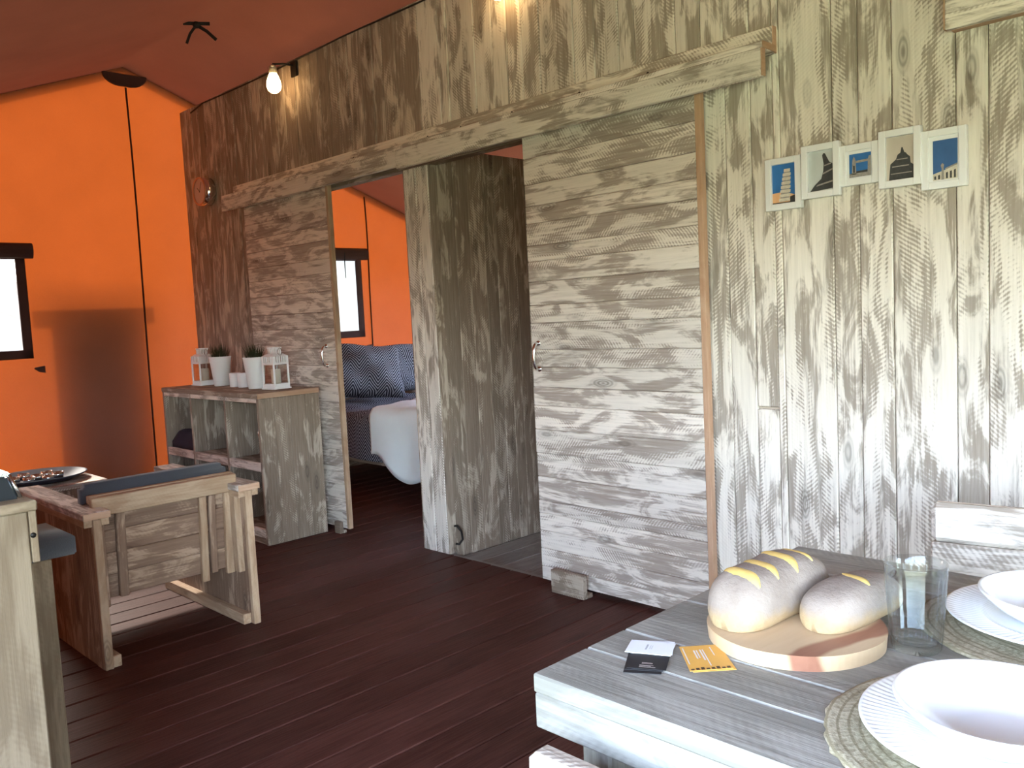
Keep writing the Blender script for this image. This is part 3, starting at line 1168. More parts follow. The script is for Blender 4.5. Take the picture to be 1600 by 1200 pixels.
# armrests with a strip beneath
for ya, yb in ((AY0 - 0.035, AY0 + 0.062), (AY1 - 0.062, AY1 + 0.035)):
    plank('armrest', (XFt, ya, 0.573), (XB + 0.028, yb, 0.600), 'wall', ch, 'x', 0.003)
    plank('armrest_edge', (XB + 0.0275, ya + 0.001, 0.574), (XB + 0.031, yb - 0.001, 0.599), 'raw', ch, 'y', 0.001)
    plank('arm_strip', (XFt + 0.03, ya + 0.004, 0.546), (XB + 0.018, ya + 0.034, 0.573), 'post', ch, 'x', 0.002)
    plank('arm_strip', (XFt + 0.03, yb - 0.034, 0.546), (XB + 0.018, yb - 0.004, 0.573), 'post', ch, 'x', 0.002)
# leaning board back
lean = Matrix.Rotation(math.radians(5), 4, 'Y')
BF = T(-3.415, 0, 0.23) @ Matrix.Rotation(math.radians(4), 4, 'Y')
ya, yb = AY0 + 0.034, AY1 - 0.034
for k, (a, b) in enumerate(((0.0, 0.092), (0.092, 0.178), (0.178, 0.268), (0.268, 0.345))):
    plank('back_board', (-0.022, ya, a + 0.0006), (random.uniform(-0.001, 0.001), yb, b - 0.0006), 'chair', ch, 'y', 0.003, BF)
plank('top_rail', (-0.006, ya - 0.006, 0.335), (0.026, yb + 0.012, 0.408), 'post', ch, 'y', 0.003, BF)
plank('top_cap', (-0.034, ya - 0.006, 0.378), (-0.006, yb + 0.012, 0.410), 'post', ch, 'y', 0.003, BF)
for (y0_, w_, z0_, mt) in ((ya + 0.080, 0.034, 0.0, 'chair'), (yb - 0.150, 0.030, -0.03, 'post'), (yb - 0.110, 0.028, 0.0, 'chair'), (yb - 0.042, 0.034, -0.02, 'post')):
    plank('back_batten', (0.0, y0_, z0_), (0.022, y0_ + w_, 0.334), mt, ch, 'z', 0.003, BF)
# seat boards and cushions
for k in range(4):
    plank('seat_board', (XFt + 0.06 + k * 0.165, AY0 + 0.026, 0.235), (XFt + 0.06 + k * 0.165 + 0.15, AY1 - 0.026, 0.258), 'chair', ch, 'y', 0.003)


def cushion(name, size, mat, mat4, parent, seg=3, r=0.02):
    bm = bmesh.new()
    add_box(bm, (-size[0] / 2, -size[1] / 2, 0), (size[0] / 2, size[1] / 2, size[2]))
    bmesh.ops.bevel(bm, geom=list(bm.edges), offset=r, segments=seg, affect='EDGES')
    return bm_obj(name, bm, mat, parent, mat4, True)


cushion('seat_cushion', (0.62, 0.52, 0.11), 'slate', T(-3.80, 1.36, 0.259), ch)
cushion('back_cushion', (0.09, 0.585, 0.34), 'slate', T(-3.505, 1.365, 0.335) @ Matrix.Rotation(math.radians(3), 4, 'Y'), ch)

# ================================================================== COFFEE TABLE, DISH AND TEALIGHTS
ct = thing('coffee_table', 'low grey wooden coffee table in front of the orange wall', 'coffee table', (-5.2, 1.27, 0))
CX0, CX1, CY0, CY1, CZ = -5.47, -4.915, 0.78, 1.665, 0.45
for k in range(4):
    w = (CX1 - CX0) / 4
    plank('top_board', (CX0 + k * w + 0.0006, CY0, CZ - 0.028), (CX0 + (k + 1) * w - 0.0006, CY1, CZ), 'wall', ct, 'y', 0.003)
k = 0
yy = CY0 + 0.01
while yy < CY1 - 0.03:
    e = min(yy + 0.11, CY1 - 0.01)
    for xa in (CX1 - 0.03, CX0 + 0.008):
        plank('side_board', (xa, yy + 0.0006, 0), (xa + 0.022, e - 0.0006, CZ - 0.028), 'furn', ct, 'z', 0.003)
    yy = e
for ya_, yb_ in ((CY0 + 0.012, CY0 + 0.034), (CY1 - 0.034, CY1 - 0.012)):
    for k in range(4):
        plank('end_board', (CX0 + 0.032, ya_, 0.02 + k * 0.1), (CX1 - 0.032, yb_, 0.02 + k * 0.1 + 0.098), 'furn', ct, 'x', 0.003)
dish = thing('stoneware_dish', 'round blue-grey stoneware dish on the coffee table', 'dish', (-5.2, 1.40, CZ))
lathe('dish_body', [(0, 0.002), (0.15, 0.002), (0.175, 0.006), (0.235, 0.030), (0.243, 0.036), (0.240, 0.039), (0.230, 0.036), (0.172, 0.014), (0.15, 0.010), (0, 0.010)], 'plate', dish, T(-5.2, 1.40, CZ + 0.0005), 56)
lathe('foot_ring', [(0.12, 0.0), (0.13, 0.0), (0.13, 0.003), (0.12, 0.003)], 'plate', dish, T(-5.2, 1.40, CZ + 0.0005), 40, closed=True)
places = ((-0.10, -0.05, 'nearest the wall on the left of the dish'), (-0.02, -0.12, 'at the left rim of the dish'), (0.07, -0.07, 'at the near left of the dish'), (0.00, -0.01, 'in the middle of the dish'), (0.09, 0.02, 'at the near right of the dish'), (-0.07, 0.06, 'at the far right of the dish'), (0.02, 0.09, 'at the right end of the row in the dish'))
for dx, dy, where in places:
    px, py, pz = -5.2 + dx, 1.40 + dy, CZ + 0.0108
    t = thing('tealight', 'small tealight in a steel cup ' + where, 'tealight', (px, py, pz), 'tealights in the dish')
    lathe('steel_cup', [(0, 0), (0.027, 0), (0.031, 0.030), (0.029, 0.030), (0.0265, 0.004), (0, 0.004)], 'steel', t, T(px, py, pz), 20)
    lathe('wax', [(0, 0.0042), (0.026, 0.0042), (0.0278, 0.022), (0, 0.021)], 'candle', t, T(px, py, pz), 20)

# ================================================================== KITCHEN UNIT, HOB AND STOOL (left foreground)
ku = thing('kitchen_unit', 'pale wooden kitchen unit cut off by the left edge of the picture', 'kitchen unit', (-2.3, 0.1, 0))
KX0, KX1, KY0, KY1, KZ = -2.47, -2.0, -0.45, 0.512, 0.905
yy = KY0
for w in (0.19, 0.195, 0.19, 0.195, 0.19):
    plank('end_board', (KX1 - 0.024, yy + 0.0006, 0), (KX1, yy + w - 0.0006, KZ - 0.022), 'tan', ku, 'z', 0.003)
    plank('end_board', (KX0, yy + 0.0006, 0), (KX0 + 0.024, yy + w - 0.0006, KZ - 0.022), 'tan', ku, 'z', 0.003)
    yy += w
xx = KX0 + 0.024
while xx < KX1 - 0.03:
    e = min(xx + 0.14, KX1 - 0.024)
    plank('side_board', (xx + 0.0006, KY1 - 0.024, 0), (e - 0.0006, KY1 - 0.002, KZ - 0.022), 'tan', ku, 'z', 0.003)
    xx = e
for k in range(4):
    w = 0.48 / 4
    plank('top_board', (KX0 - 0.002 + k * w, KY0, KZ - 0.022), (KX0 - 0.002 + (k + 1) * w - 0.001, KY1 + 0.016, KZ), 'tan', ku, 'y', 0.003)
plank('corner_batten', (KX1 - 0.03, KY1 - 0.001, KZ - 0.135), (KX1 + 0.001, KY1 + 0.014, KZ - 0.022), 'tan', ku, 'z', 0.002)
lathe('screw', [(0, 0.002), (0.006, 0.0015), (0.006, 0)], 'iron', ku, T(KX1 + 0.001, KY1 + 0.004, KZ - 0.075) @ Matrix.Rotation(PI / 2, 4, 'Y'), 8)

hob = thing('gas_hob', 'dark enamel gas hob with a steel top on the pale kitchen unit', 'hob', (-2.28, 0.2, KZ))
bm = bmesh.new()
HX0, HX1, HY0, HY1 = -2.44, -2.04, -0.30, 0.508
lo = [(HX0, HY0), (HX1, HY0), (HX1, HY1), (HX0, HY1)]
v0 = [bm.verts.new((x, y, KZ + 0.0008)) for x, y in lo]
v1 = [bm.verts.new((x + (0.012 if x == HX0 else -0.012), y + (0.018 if y == HY0 else -0.018), KZ + 0.052)) for x, y in lo]
bm.faces.new(v0[::-1])
bm.faces.new(v1)
for k in range(4):
    bm.faces.new((v0[k], v0[(k + 1) % 4], v1[(k + 1) % 4], v1[k]))
bmesh.ops.bevel(bm, geom=list(bm.edges), offset=0.004, segments=2, affect='EDGES')
bm_obj('hob_body', bm, 'darkglass', hob)
bm = bmesh.new()
add_box(bm, (HX0 + 0.008, HY0 + 0.014, KZ + 0.052), (HX1 - 0.006, HY1 - 0.012, KZ + 0.060))
bmesh.ops.bevel(bm, geom=list(bm.edges), offset=0.003, segments=2, affect='EDGES')
bm_obj('steel_top', bm, 'steel', hob)
tube('steel_edge', [(HX1 - 0.010, HY1 - 0.014, KZ + 0.054), (HX1 + 0.001, HY1 + 0.001, KZ + 0.003)], 0.004, 'steel', hob, 8)
for bx, by in ((-2.30, -0.08), (-2.30, 0.28)):
    br = lathe('burner', [(0, 0.012), (0.03, 0.012), (0.035, 0.008), (0.045, 0.006), (0.045, 0)], 'iron', hob, T(bx, by, KZ + 0.0601), 24)
    for k in range(4):
        a = PI / 4 + k * PI / 2
        tube('grate_bar', [(bx + 0.03 * math.cos(a), by + 0.03 * math.sin(a), KZ + 0.083), (bx + 0.085 * math.cos(a), by + 0.085 * math.sin(a), KZ + 0.083), (bx + 0.09 * math.cos(a), by + 0.09 * math.sin(a), KZ + 0.062)], 0.0035, 'iron', br, 6)

st = thing('cushioned_stool', 'wooden stool with a slate-grey cushion between the kitchen unit and the lounge chair', 'stool', (-2.62, 0.56, 0))
SX0, SX1, SY0, SY1 = -2.74, -2.50, 0.40, 0.685
for xa in (SX1 - 0.024, SX0):
    for k in range(2):
        w = (SY1 - SY0) / 2
        plank('leg_board', (xa, SY0 + k * w + 0.0006, 0), (xa + 0.024, SY0 + (k + 1) * w - 0.0006, 0.650), 'tan', st, 'z', 0.003)
plank('seat_frame', (SX0 + 0.024, SY0, 0.60), (SX1 - 0.024, SY0 + 0.024, 0.650), 'tan', st, 'x', 0.003)
plank('seat_frame', (SX0 + 0.024, SY1 - 0.024, 0.60), (SX1 - 0.024, SY1, 0.650), 'tan', st, 'x', 0.003)
plank('stretcher', (SX0 + 0.024, 0.53, 0.18), (SX1 - 0.024, 0.555, 0.25), 'tan', st, 'x', 0.003)
cushion('cushion', (0.25, 0.37, 0.052), 'slate', T(-2.62, 0.5625, 0.651), st, 2, 0.004)

# ================================================================== DINING TABLE
dt = thing('dining_table', 'pale limed plank dining table laid for a meal', 'table', (0, 1.2, 0))
DX0, DX1, DY0, DY1, DZ = -0.812, 0.80, 0.812, 1.60, 0.75
js = [DY0, 0.929, 1.020, 1.189, 1.33, 1.46, DY1]
for a, b in zip(js, js[1:]):
    plank('top_board', (DX0, a + 0.0008, DZ - 0.028), (DX1, b - 0.0008, DZ + random.uniform(-0.0006, 0.0)), 'table', dt, 'x', 0.003)
plank('apron', (DX0 + 0.001, DY0 + 0.0015, DZ - 0.079), (DX1 - 0.001, DY0 + 0.028, DZ - 0.0285), 'table', dt, 'x', 0.003)
plank('apron', (DX0 + 0.001, DY1 - 0.028, DZ - 0.079), (DX1 - 0.001, DY1 - 0.0015, DZ - 0.0285), 'table', dt, 'x', 0.003)
plank('apron', (DX0 + 0.001, DY0 + 0.028, DZ - 0.079), (DX0 + 0.027, DY1 - 0.028, DZ - 0.0285), 'table', dt, 'y', 0.003)
plank('apron', (DX1 - 0.027, DY0 + 0.028, DZ - 0.079), (DX1 - 0.001, DY1 - 0.028, DZ - 0.0285), 'table', dt, 'y', 0.003)
for lx in (-0.752, 0.69):
    for ly in (DY0 + 0.03, DY1 - 0.13):
        plank('leg', (lx, ly, 0.0), (lx + 0.05, ly + 0.1, DZ - 0.0285), 'table', dt, 'z', 0.004)


# ---- dining chairs
def dining_chair(loc, rot, label, top):
    t = thing('dining_chair', label, 'chair', loc, 'dining chairs', rotz=rot)
    F = T(*loc) @ RZm(rot)
    w = 0.25

    def b(name, p0, p1, g='x', mat='table', bev=0.003, tilt=None):
        return plank(name, p0, p1, mat, t, g, bev, F, tilt)
    # local frame: back at y = 0, seat towards +y
    for s in (-1, 1):
        b('side_board', (s * (w - 0.06), 0.032, 0), (s * (w - 0.086), 0.15, 0.42), 'z')
        b('side_board', (s * (w - 0.06), 0.322, 0), (s * (w - 0.086), 0.44, 0.42), 'z')
        b('seat_rail', (s * (w - 0.06), -0.004, 0.38), (s * (w - 0.032), 0.44, 0.42), 'y')
        b('back_post', (s * (w - 0.036), -0.030, 0.0), (s * (w - 0.086), -0.0045, top - 0.10), 'z')
    for k in range(4):
        b('seat_board', (-w + 0.04, 0.04 + k * 0.1, 0.4205), (w - 0.04, 0.04 + k * 0.1 + 0.098, 0.444), 'x')
    z = top
    for k, hgt in enumerate((0.098, 0.092, 0.09)):
        thick = 0.046 if k == 0 else 0.028
        b('back_board', (-w, 0.024 - thick, z - hgt + 0.0006), (w, 0.024, z - 0.0006), 'x', 'wall', bev=0.012 if k == 0 else 0.004)
        z -= hgt
    return t


dining_chair((-0.49, 0.738, 0), 0.0, 'pale wooden dining chair pushed under the near side of the table', 0.700)
far = dining_chair((-0.507, 2.225, 0), PI + math.radians(8), 'pale wooden dining chair with a plank back against the wall across the table', 0.737)


# ---- table setting
def placemat(x, y, rot, label):
    o = lathe('placemat', [(0, 0.004), (0.10, 0.004), (0.105, 0.006), (0.118, 0.0035), (0.124, 0.006), (0.136, 0.0035), (0.142, 0.006), (0.154, 0.0035), (0.160, 0.006), (0.174, 0.0035), (0.182, 0.005), (0.190, 0.003), (0.190, 0), (0, 0)], 'woven', None, T(x, y, DZ + 0.0004) @ RZm(rot), 96,
              lambda r, z, a, i: (r + (0.0016 * math.sin(a * 37) + 0.0012 * math.sin(a * 61 + 1) + 0.0014 * math.sin(a * 11) if r > 0.09 else 0), z))
    return tag(o, label, 'placemat', 'woven placemats')


def plate(x, y, label):
    K_ = 1.06
    prof = [(0, 0.006), (0.070, 0.006), (0.078, 0.007), (0.094, 0.013), (0.098, 0.0145), (0.130, 0.0185), (0.139, 0.0205), (0.142, 0.0205), (0.143, 0.0190), (0.138, 0.0165), (0.094, 0.0095), (0.078, 0.001), (0.068, 0.0), (0, 0.001)]

    def rip(r, z, a, i):
        return (r, z + (0.0009 * math.cos(a * 90) if i in (4, 5) else 0))
    o = lathe('dinner_plate', [(r * K_, z) for r, z in prof], 'porcelain', None, T(x, y, DZ + 0.0066), 360, rip)
    return tag(o, label, 'plate', 'white dinner plates')


def bowl(x, y, label):
    prof = [(0, 0.007), (0.044, 0.007), (0.056, 0.010), (0.080, 0.024), (0.099, 0.043), (0.1035, 0.046), (0.107, 0.0455), (0.107, 0.043), (0.086, 0.021), (0.062, 0.006), (0.052, 0.0), (0.047, 0.0), (0.045, 0.002), (0, 0.003)]
    o = lathe('cereal_bowl', prof, 'porcelain', None, T(x, y, DZ + 0.0132), 80)
    return tag(o, label, 'bowl', 'white bowls')


PN = (-0.268, 1.0)
PFar = (-0.305, 1.40)
placemat(PN[0], PN[1], 0.3, 'round woven placemat under the plate nearest us')
placemat(PFar[0], PFar[1], 1.3, 'round woven placemat behind the ribbed tumbler at the far side of the table')
plate(PN[0], PN[1], 'white plate with a ribbed rim on the near placemat')
plate(PFar[0], PFar[1], 'white plate on the far placemat behind the tumbler')
bowl(PN[0] - 0.004, PN[1] - 0.012, 'white bowl standing on the near plate')
bowl(PFar[0], PFar[1], 'white bowl standing on the far plate')

# ribbed tumbler
GXY = (-0.441, 1.213)


def rib(r, z, a, i):
    return (r * (1 + 0.026 * math.cos(a * 26)) if i in (2, 3, 4, 5) else r, z)


gprof = [(0, 0), (0.030, 0), (0.0325, 0.004), (0.0340, 0.020), (0.0385, 0.085), (0.0400, 0.105), (0.0412, 0.110), (0.0420, 0.123), (0.0414, 0.1245), (0.0402, 0.123), (0.0392, 0.109), (0.0380, 0.104), (0.0318, 0.018), (0.028, 0.012), (0, 0.010)]
tag(lathe('tumbler', gprof, 'glass', None, T(GXY[0], GXY[1], DZ + 0.0006), 208, rib), 'clear ribbed drinking tumbler between the bread board and the plates', 'glass')

# bread board
BB = (-0.592, 1.150)
bb = thing('bread_board', 'round wooden bread board with handle and a dark heartwood streak', 'bread board', (BB[0], BB[1], DZ))
bm = bmesh.new()
outl = []
hw = 0.024
R = 0.127
a0 = math.asin(hw / R)
nn = 72
for k in range(nn + 1):
    a = PI / 2 + a0 + 0.10 + (2 * PI - 2 * a0 - 0.20) * k / nn
    rr = R * (1 + 0.006 * math.sin(3 * a + 1) + 0.004 * math.sin(7 * a))
    outl.append((rr * math.cos(a), rr * math.sin(a)))
outl += [(hw + 0.004, R + 0.018), (hw, R + 0.05), (hw - 0.002, R + 0.108), (hw - 0.010, R + 0.122), (0, R + 0.126), (-hw + 0.010, R + 0.122), (-hw + 0.002, R + 0.108), (-hw, R + 0.05), (-hw - 0.004, R + 0.018)]
ft = [bm.verts.new((x, y, 0.022)) for x, y in outl]
fb = [bm.verts.new((x * 0.985, y * 0.985, 0.0)) for x, y in outl]
bm.faces.new(ft)
bm.faces.new(fb[::-1])
L = len(outl)
for k in range(L):
    bm.faces.new((fb[k], fb[(k + 1) % L], ft[(k + 1) % L], ft[k]))
bmesh.ops.bevel(bm, geom=[e for e in bm.edges if abs(e.verts[0].co.z - e.verts[1].co.z) < 1e-5], offset=0.002, segments=2, affect='EDGES')
BBF = T(BB[0], BB[1], DZ + 0.0004) @ RZm(math.radians(-6))
bm_obj('board', bm, 'acacia', bb, BBF)
lp = [(0.0, R + 0.108, 0.024), (0.012, R + 0.118, 0.034), (0.016, R + 0.140, 0.040), (0.004, R + 0.158, 0.030), (-0.014, R + 0.150, 0.018), (-0.014, R + 0.132, 0.012), (-0.004, R + 0.128, 0.006)]
tube('leather_loop', lp, 0.004, 'leather', bb, 6, BBF)


# loaves
def loaf(loc, rotz, hl, hwid, hh, label, cuts, roll=0.0, seed=1):
    rnd = random.Random(seed)
    ph = [rnd.uniform(0, 6) for _ in range(4)]
    F = T(*loc) @ RZm(rotz) @ Matrix.Rotation(roll, 4, 'X')

    def surf(u, th):
        e = max(0.0, 1 - abs(u) ** 5.0) ** 0.42
        w = hwid * e * (1 + 0.03 * math.sin(u * 5 + ph[0]))
        h_ = hh * (0.50 + 0.50 * e) * e ** 0.30 * (1 - 0.10 * u * u) * (1 + 0.02 * math.sin(u * 6 + ph[1]))
        c, s = math.cos(th), math.sin(th)
        y = w * math.copysign(abs(c) ** 0.62, c)
        if s >= 0:
            z = h_ * 0.30 + h_ * 0.70 * s ** 0.85
        else:
            z = h_ * 0.30 - h_ * 0.30 * min(1.0, abs(s) * 1.6)
            y *= 1 - 0.10 * abs(s)
        return Vector((u * hl, y, max(0.0, z)))
    t = thing('bread_loaf', label, 'bread', loc, 'loaves on the bread board')
    bm = bmesh.new()
    NU, NV = 40, 40
    rings = []
    for i in range(1, NU):
        u = -math.cos(PI * i / NU)
        rings.append([bm.verts.new(surf(u, 2 * PI * k / NV)) for k in range(NV)])
    for a, b in zip(rings, rings[1:]):
        for k in range(NV):
            bm.faces.new((a[k], b[k], b[(k + 1) % NV], a[(k + 1) % NV]))
    bm.faces.new(rings[0])
    bm.faces.new(rings[-1][::-1])
    bm_obj('crust', bm, 'bread', t, F, True)
    for (uc, du, t0, t1, wd) in cuts:
        bm = bmesh.new()
        prev = None
        N = 14
        for i in range(N + 1):
            f = i / N
            th = t0 + (t1 - t0) * f
            u = uc + du * (f - 0.5)
            hwu = wd * math.sin(PI * min(max(f, 0.02), 0.98)) ** 0.7
            row = []
            for q in (-1, -0.5, 0, 0.5, 1):
                p = surf(u + hwu * q, th)
                nrm = Vector((0, math.cos(th) * 0.8, math.sin(th))).normalized()
                row.append(bm.verts.new(p + nrm * (0.0022 * (1 - q * q) - 0.0006)))
            if prev:
                for j in range(4):
                    bm.faces.new((prev[j], prev[j + 1], row[j + 1], row[j]))
            prev = row
        bm_obj('score_cut', bm, 'score', t, F, True)
    return t


loaf((-0.646, 1.180, DZ + 0.0232), math.radians(86), 0.122, 0.053, 0.080, 'long floury loaf with golden slashes lying across the bread board',
     [(-0.60, 0.22, 0.72 * PI, 0.24 * PI, 0.105), (-0.22, 0.24, 0.74 * PI, 0.28 * PI, 0.095), (0.18, 0.24, 0.76 * PI, 0.30 * PI, 0.10), (0.56, 0.18, 0.70 * PI, 0.34 * PI, 0.07)], 0.0, 2)
loaf((-0.5385, 1.225, DZ + 0.0232), math.radians(82), 0.096, 0.045, 0.058, 'smaller floury loaf tucked behind the long loaf on the bread board',
     [(0.05, 0.14, 0.68 * PI, 0.40 * PI, 0.10)], 0.0, 9)


# ---- cards on the table
def card(name, corners, mat, z, label, cat, th=0.0007, group=None, lines=()):
    """flat card from its four corners on the table, with small printed bars"""
    bm = bmesh.new()
    c = Vector((sum(p[0] for p in corners) / 4, sum(p[1] for p in corners) / 4, z))
    a = [bm.verts.new((p[0] - c.x, p[1] - c.y, 0)) for p in corners]
    b = [bm.verts.new((p[0] - c.x, p[1] - c.y, th)) for p in corners]
    bm.faces.new(a[::-1])
    bm.faces.new(b)
    for k in range(4):
        bm.faces.new((a[k], a[(k + 1) % 4], b[(k + 1) % 4], b[k]))
    if not lines:
        o = bm_obj(name, bm, mat, None, T(*c))
        return tag(o, label, cat, group)
    t = thing(name, label, cat, tuple(c), group)
    bm_obj('card_sheet', bm, mat, t, T(*c))
    P = [Vector((p[0], p[1], 0)) for p in corners]
    for m_, bars in lines:
        bm = bmesh.new()
        for (u0, v0, u1, v1) in bars:
            q = []
            for u, v in ((u0, v0), (u1, v0), (u1, v1), (u0, v1)):
                w = P[0] * (1 - u) * (1 - v) + P[1] * u * (1 - v) + P[2] * u * v + P[3] * (1 - u) * v
                q.append(bm.verts.new((w.x - c.x, w.y - c.y, th + 0.00025)))
            bm.faces.new(q)
        bm_obj('printing', bm, m_, t, T(*c))
    return t


def rect(cx, cy, ang, l, w):
    ca, sa = math.cos(ang), math.sin(ang)
    return [(cx + ca * x - sa * y, cy + sa * x + ca * y) for x, y in ((-l / 2, -w / 2), (l / 2, -w / 2), (l / 2, w / 2), (-l / 2, w / 2))]


CZ0 = DZ + 0.0003
bars = [(0.14, 0.25 + 0.03 * 0, 0.17, 0.75), (0.30, 0.20, 0.34, 0.80), (0.42, 0.25, 0.445, 0.7), (0.48, 0.25, 0.505, 0.78)]
ang1 = math.radians(28)
card('business_card', rect(-0.712, 0.940, ang1 + 0.05, 0.052, 0.082), 'cardblack', CZ0, 'black business card at the bottom of the fanned stack', 'card', group='business cards')
card('business_card', rect(-0.7145, 0.948, ang1 + 0.04, 0.052, 0.082), 'cardblack', CZ0 + 0.0009, 'second black business card from the bottom of the fanned stack', 'card', group='business cards')
card('business_card', rect(-0.7120, 0.953, ang1, 0.054, 0.084), 'cardblack', CZ0 + 0.0018, 'black business card with white printing lying under the white cards', 'card', group='business cards',
     lines=[('print', [(0.30, 0.06, 0.72, 0.075), (0.30, 0.10, 0.60, 0.112), (0.30, 0.13, 0.66, 0.142), (0.34, 0.20, 0.62, 0.212), (0.34, 0.23, 0.62, 0.242)])])
card('business_card', rect(-0.7285, 0.982, ang1 + 0.03, 0.060, 0.048), 'cardwhite', CZ0 + 0.0027, 'white business card peeping out beneath the top white card', 'card', group='business cards')
card('business_card', rect(-0.7290, 0.9770, ang1 - 0.06, 0.066, 0.046), 'cardwhite', CZ0 + 0.0036, 'white business card on top of the fanned stack', 'card', group='business cards',
     lines=[('greyprint', [(0.40, 0.30, 0.44, 0.72), (0.49, 0.36, 0.50, 0.66), (0.53, 0.36, 0.54, 0.66)])])
card('flyer_card', [(-0.700, 1.012), (-0.661, 1.053), (-0.5985, 0.995), (-0.639, 0.951)], 'cardorange', CZ0, 'orange card under the upper orange card beside the bread board', 'card', group='orange cards')
card('flyer_card', [(-0.702, 1.010), (-0.664, 1.051), (-0.603, 0.994), (-0.643, 0.949)], 'cardorange', CZ0 + 0.0009, 'upper orange card with pale printed lines beside the bread board', 'card', group='orange cards',
     lines=[('print', [(0.05, 0.08, 0.08, 0.75), (0.30, 0.20, 0.34, 0.55), (0.37, 0.20, 0.40, 0.52), (0.46, 0.18, 0.50, 0.62), (0.53, 0.18, 0.56, 0.85), (0.75, 0.10, 0.78, 0.45)]),
            ('leather', [(0.04 + k * 0.12, 0.93 - 0.02 * (k % 3), 0.12 + k * 0.12, 0.985) for k in range(8)])])

# ================================================================== PICTURE FRAMES ON THE WALL
M['pic_blue'] = plain('print_blue_sky', (0.035, 0.16, 0.42), 0.4, noise=0.35, nscale=14)
M['pic_dusk'] = plain('print_sunset_glow', (0.75, 0.42, 0.22), 0.4, noise=0.2, nscale=14)
M['pic_pale'] = plain('print_pale_sky', (0.52, 0.55, 0.55), 0.4, noise=0.08, nscale=14)
M['pic_cream'] = plain('print_cream_sky', (0.52, 0.46, 0.40), 0.4, noise=0.08, nscale=14)
M['pic_dark'] = plain('print_dark_stone', (0.045, 0.048, 0.05), 0.5, noise=0.5, nscale=120)
M['pic_stone'] = plain('print_grey_stone', (0.30, 0.28, 0.26), 0.5, noise=0.5, nscale=120)
M['pic_light'] = plain('print_light_stone', (0.60, 0.55, 0.46), 0.5, noise=0.3, nscale=120)
M['pic_deep'] = plain('print_deep_blue', (0.04, 0.12, 0.30), 0.4, noise=0.25, nscale=12)


def picture(x0, x1, z0, z1, label, sky, shapes, depth=0.022, mat_w=0.0, border=0.022, yoff=0.0):
    t = thing('picture_frame', label, 'picture', ((x0 + x1) / 2, WY, z0), 'photo frames on the wall')
    y1, y0 = WY - 0.002 - yoff, WY - 0.002 - yoff - depth
    b = border
    plank('frame_bar', (x0, y0, z0), (x0 + b, y1, z1), 'white', t, 'z', 0.0015)
    plank('frame_bar', (x1 - b, y0, z0), (x1, y1, z1), 'white', t, 'z', 0.0015)
    plank('frame_bar', (x0 + b, y0, z0), (x1 - b, y1, z0 + b), 'white', t, 'x', 0.0015)
    plank('frame_bar', (x0 + b, y0, z1 - b), (x1 - b, y1, z1), 'white', t, 'x', 0.0015)
    ix0, ix1, iz0, iz1 = x0 + b, x1 - b, z0 + b, z1 - b
    yp = y0 + (0.012 if mat_w == 0 else 0.005)
    bm = bmesh.new()
    add_box(bm, (ix0, yp, iz0), (ix1, yp + 0.002, iz1))
    if mat_w:
        bm_obj('mount', bm, 'white', t)
        ix0, ix1, iz0, iz1 = ix0 + mat_w, ix1 - mat_w * 0.3, iz0 + mat_w * 0.3, iz1 - mat_w
        bm = bmesh.new()
        add_box(bm, (ix0, yp - 0.0008, iz0), (ix1, yp, iz1))
        yp -= 0.0008
    ph = bm_obj('photo_print', bm, sky, t)
    lay = 0
    for mt, polys in shapes:
        lay += 1
        bm = bmesh.new()
        for poly in polys:
            bm.faces.new([bm.verts.new((ix0 + (ix1 - ix0) * u, yp - 0.0002 * lay, iz0 + (iz1 - iz0) * v)) for u, v in poly])
        bm_obj('printed_shape', bm, mt, ph)
    return t


def leaning(u, v):
    return (0.50 + u + 0.16 * v, v)


tower = []
for k in range(8):
    z_a, z_b = 0.06 + k * 0.105, 0.06 + k * 0.105 + 0.075
    w = 0.24 - 0.012 * k if k < 7 else 0.13
    tower.append([leaning(-w, z_a), leaning(w, z_a), leaning(w, z_b), leaning(-w, z_b)])
tower_d = [[leaning(-0.20, 0.05), leaning(0.20, 0.05), leaning(0.12, 0.85), leaning(-0.12, 0.85)]]
picture(-1.517, -1.384, 1.566, 1.745, 'white frame with a round leaning tower against a blue and orange sky', 'pic_blue',
        [('pic_dusk', [[(0, 0), (1, 0), (1, 0.18), (0.5, 0.30), (0, 0.28)]]), ('pic_stone', tower_d), ('pic_light', tower),
         ('pic_dark', [[(0.74, 0.02), (1, 0.02), (1, 0.20), (0.74, 0.16)], [(0, 0), (1, 0), (1, 0.035), (0, 0.035)]])])
picture(-1.379, -1.246, 1.590, 1.767, 'white frame with a dark iron lattice tower seen from below', 'pic_pale',
        [('pic_dark', [[(0.04, 0.0), (1, 0.04), (1, 0.62), (0.82, 0.70), (0.66, 0.92), (0.60, 0.93), (0.55, 0.88), (0.60, 0.66), (0.58, 0.48), (0.50, 0.30), (0.24, 0.16)]]),
         ('pic_stone', [[(0.30, 0.12), (0.98, 0.20), (0.98, 0.24), (0.34, 0.16)], [(0.56, 0.40), (0.98, 0.50), (0.98, 0.54), (0.57, 0.44)], [(0.62, 0.60), (0.90, 0.64), (0.88, 0.67), (0.62, 0.63)]])], yoff=0.007)
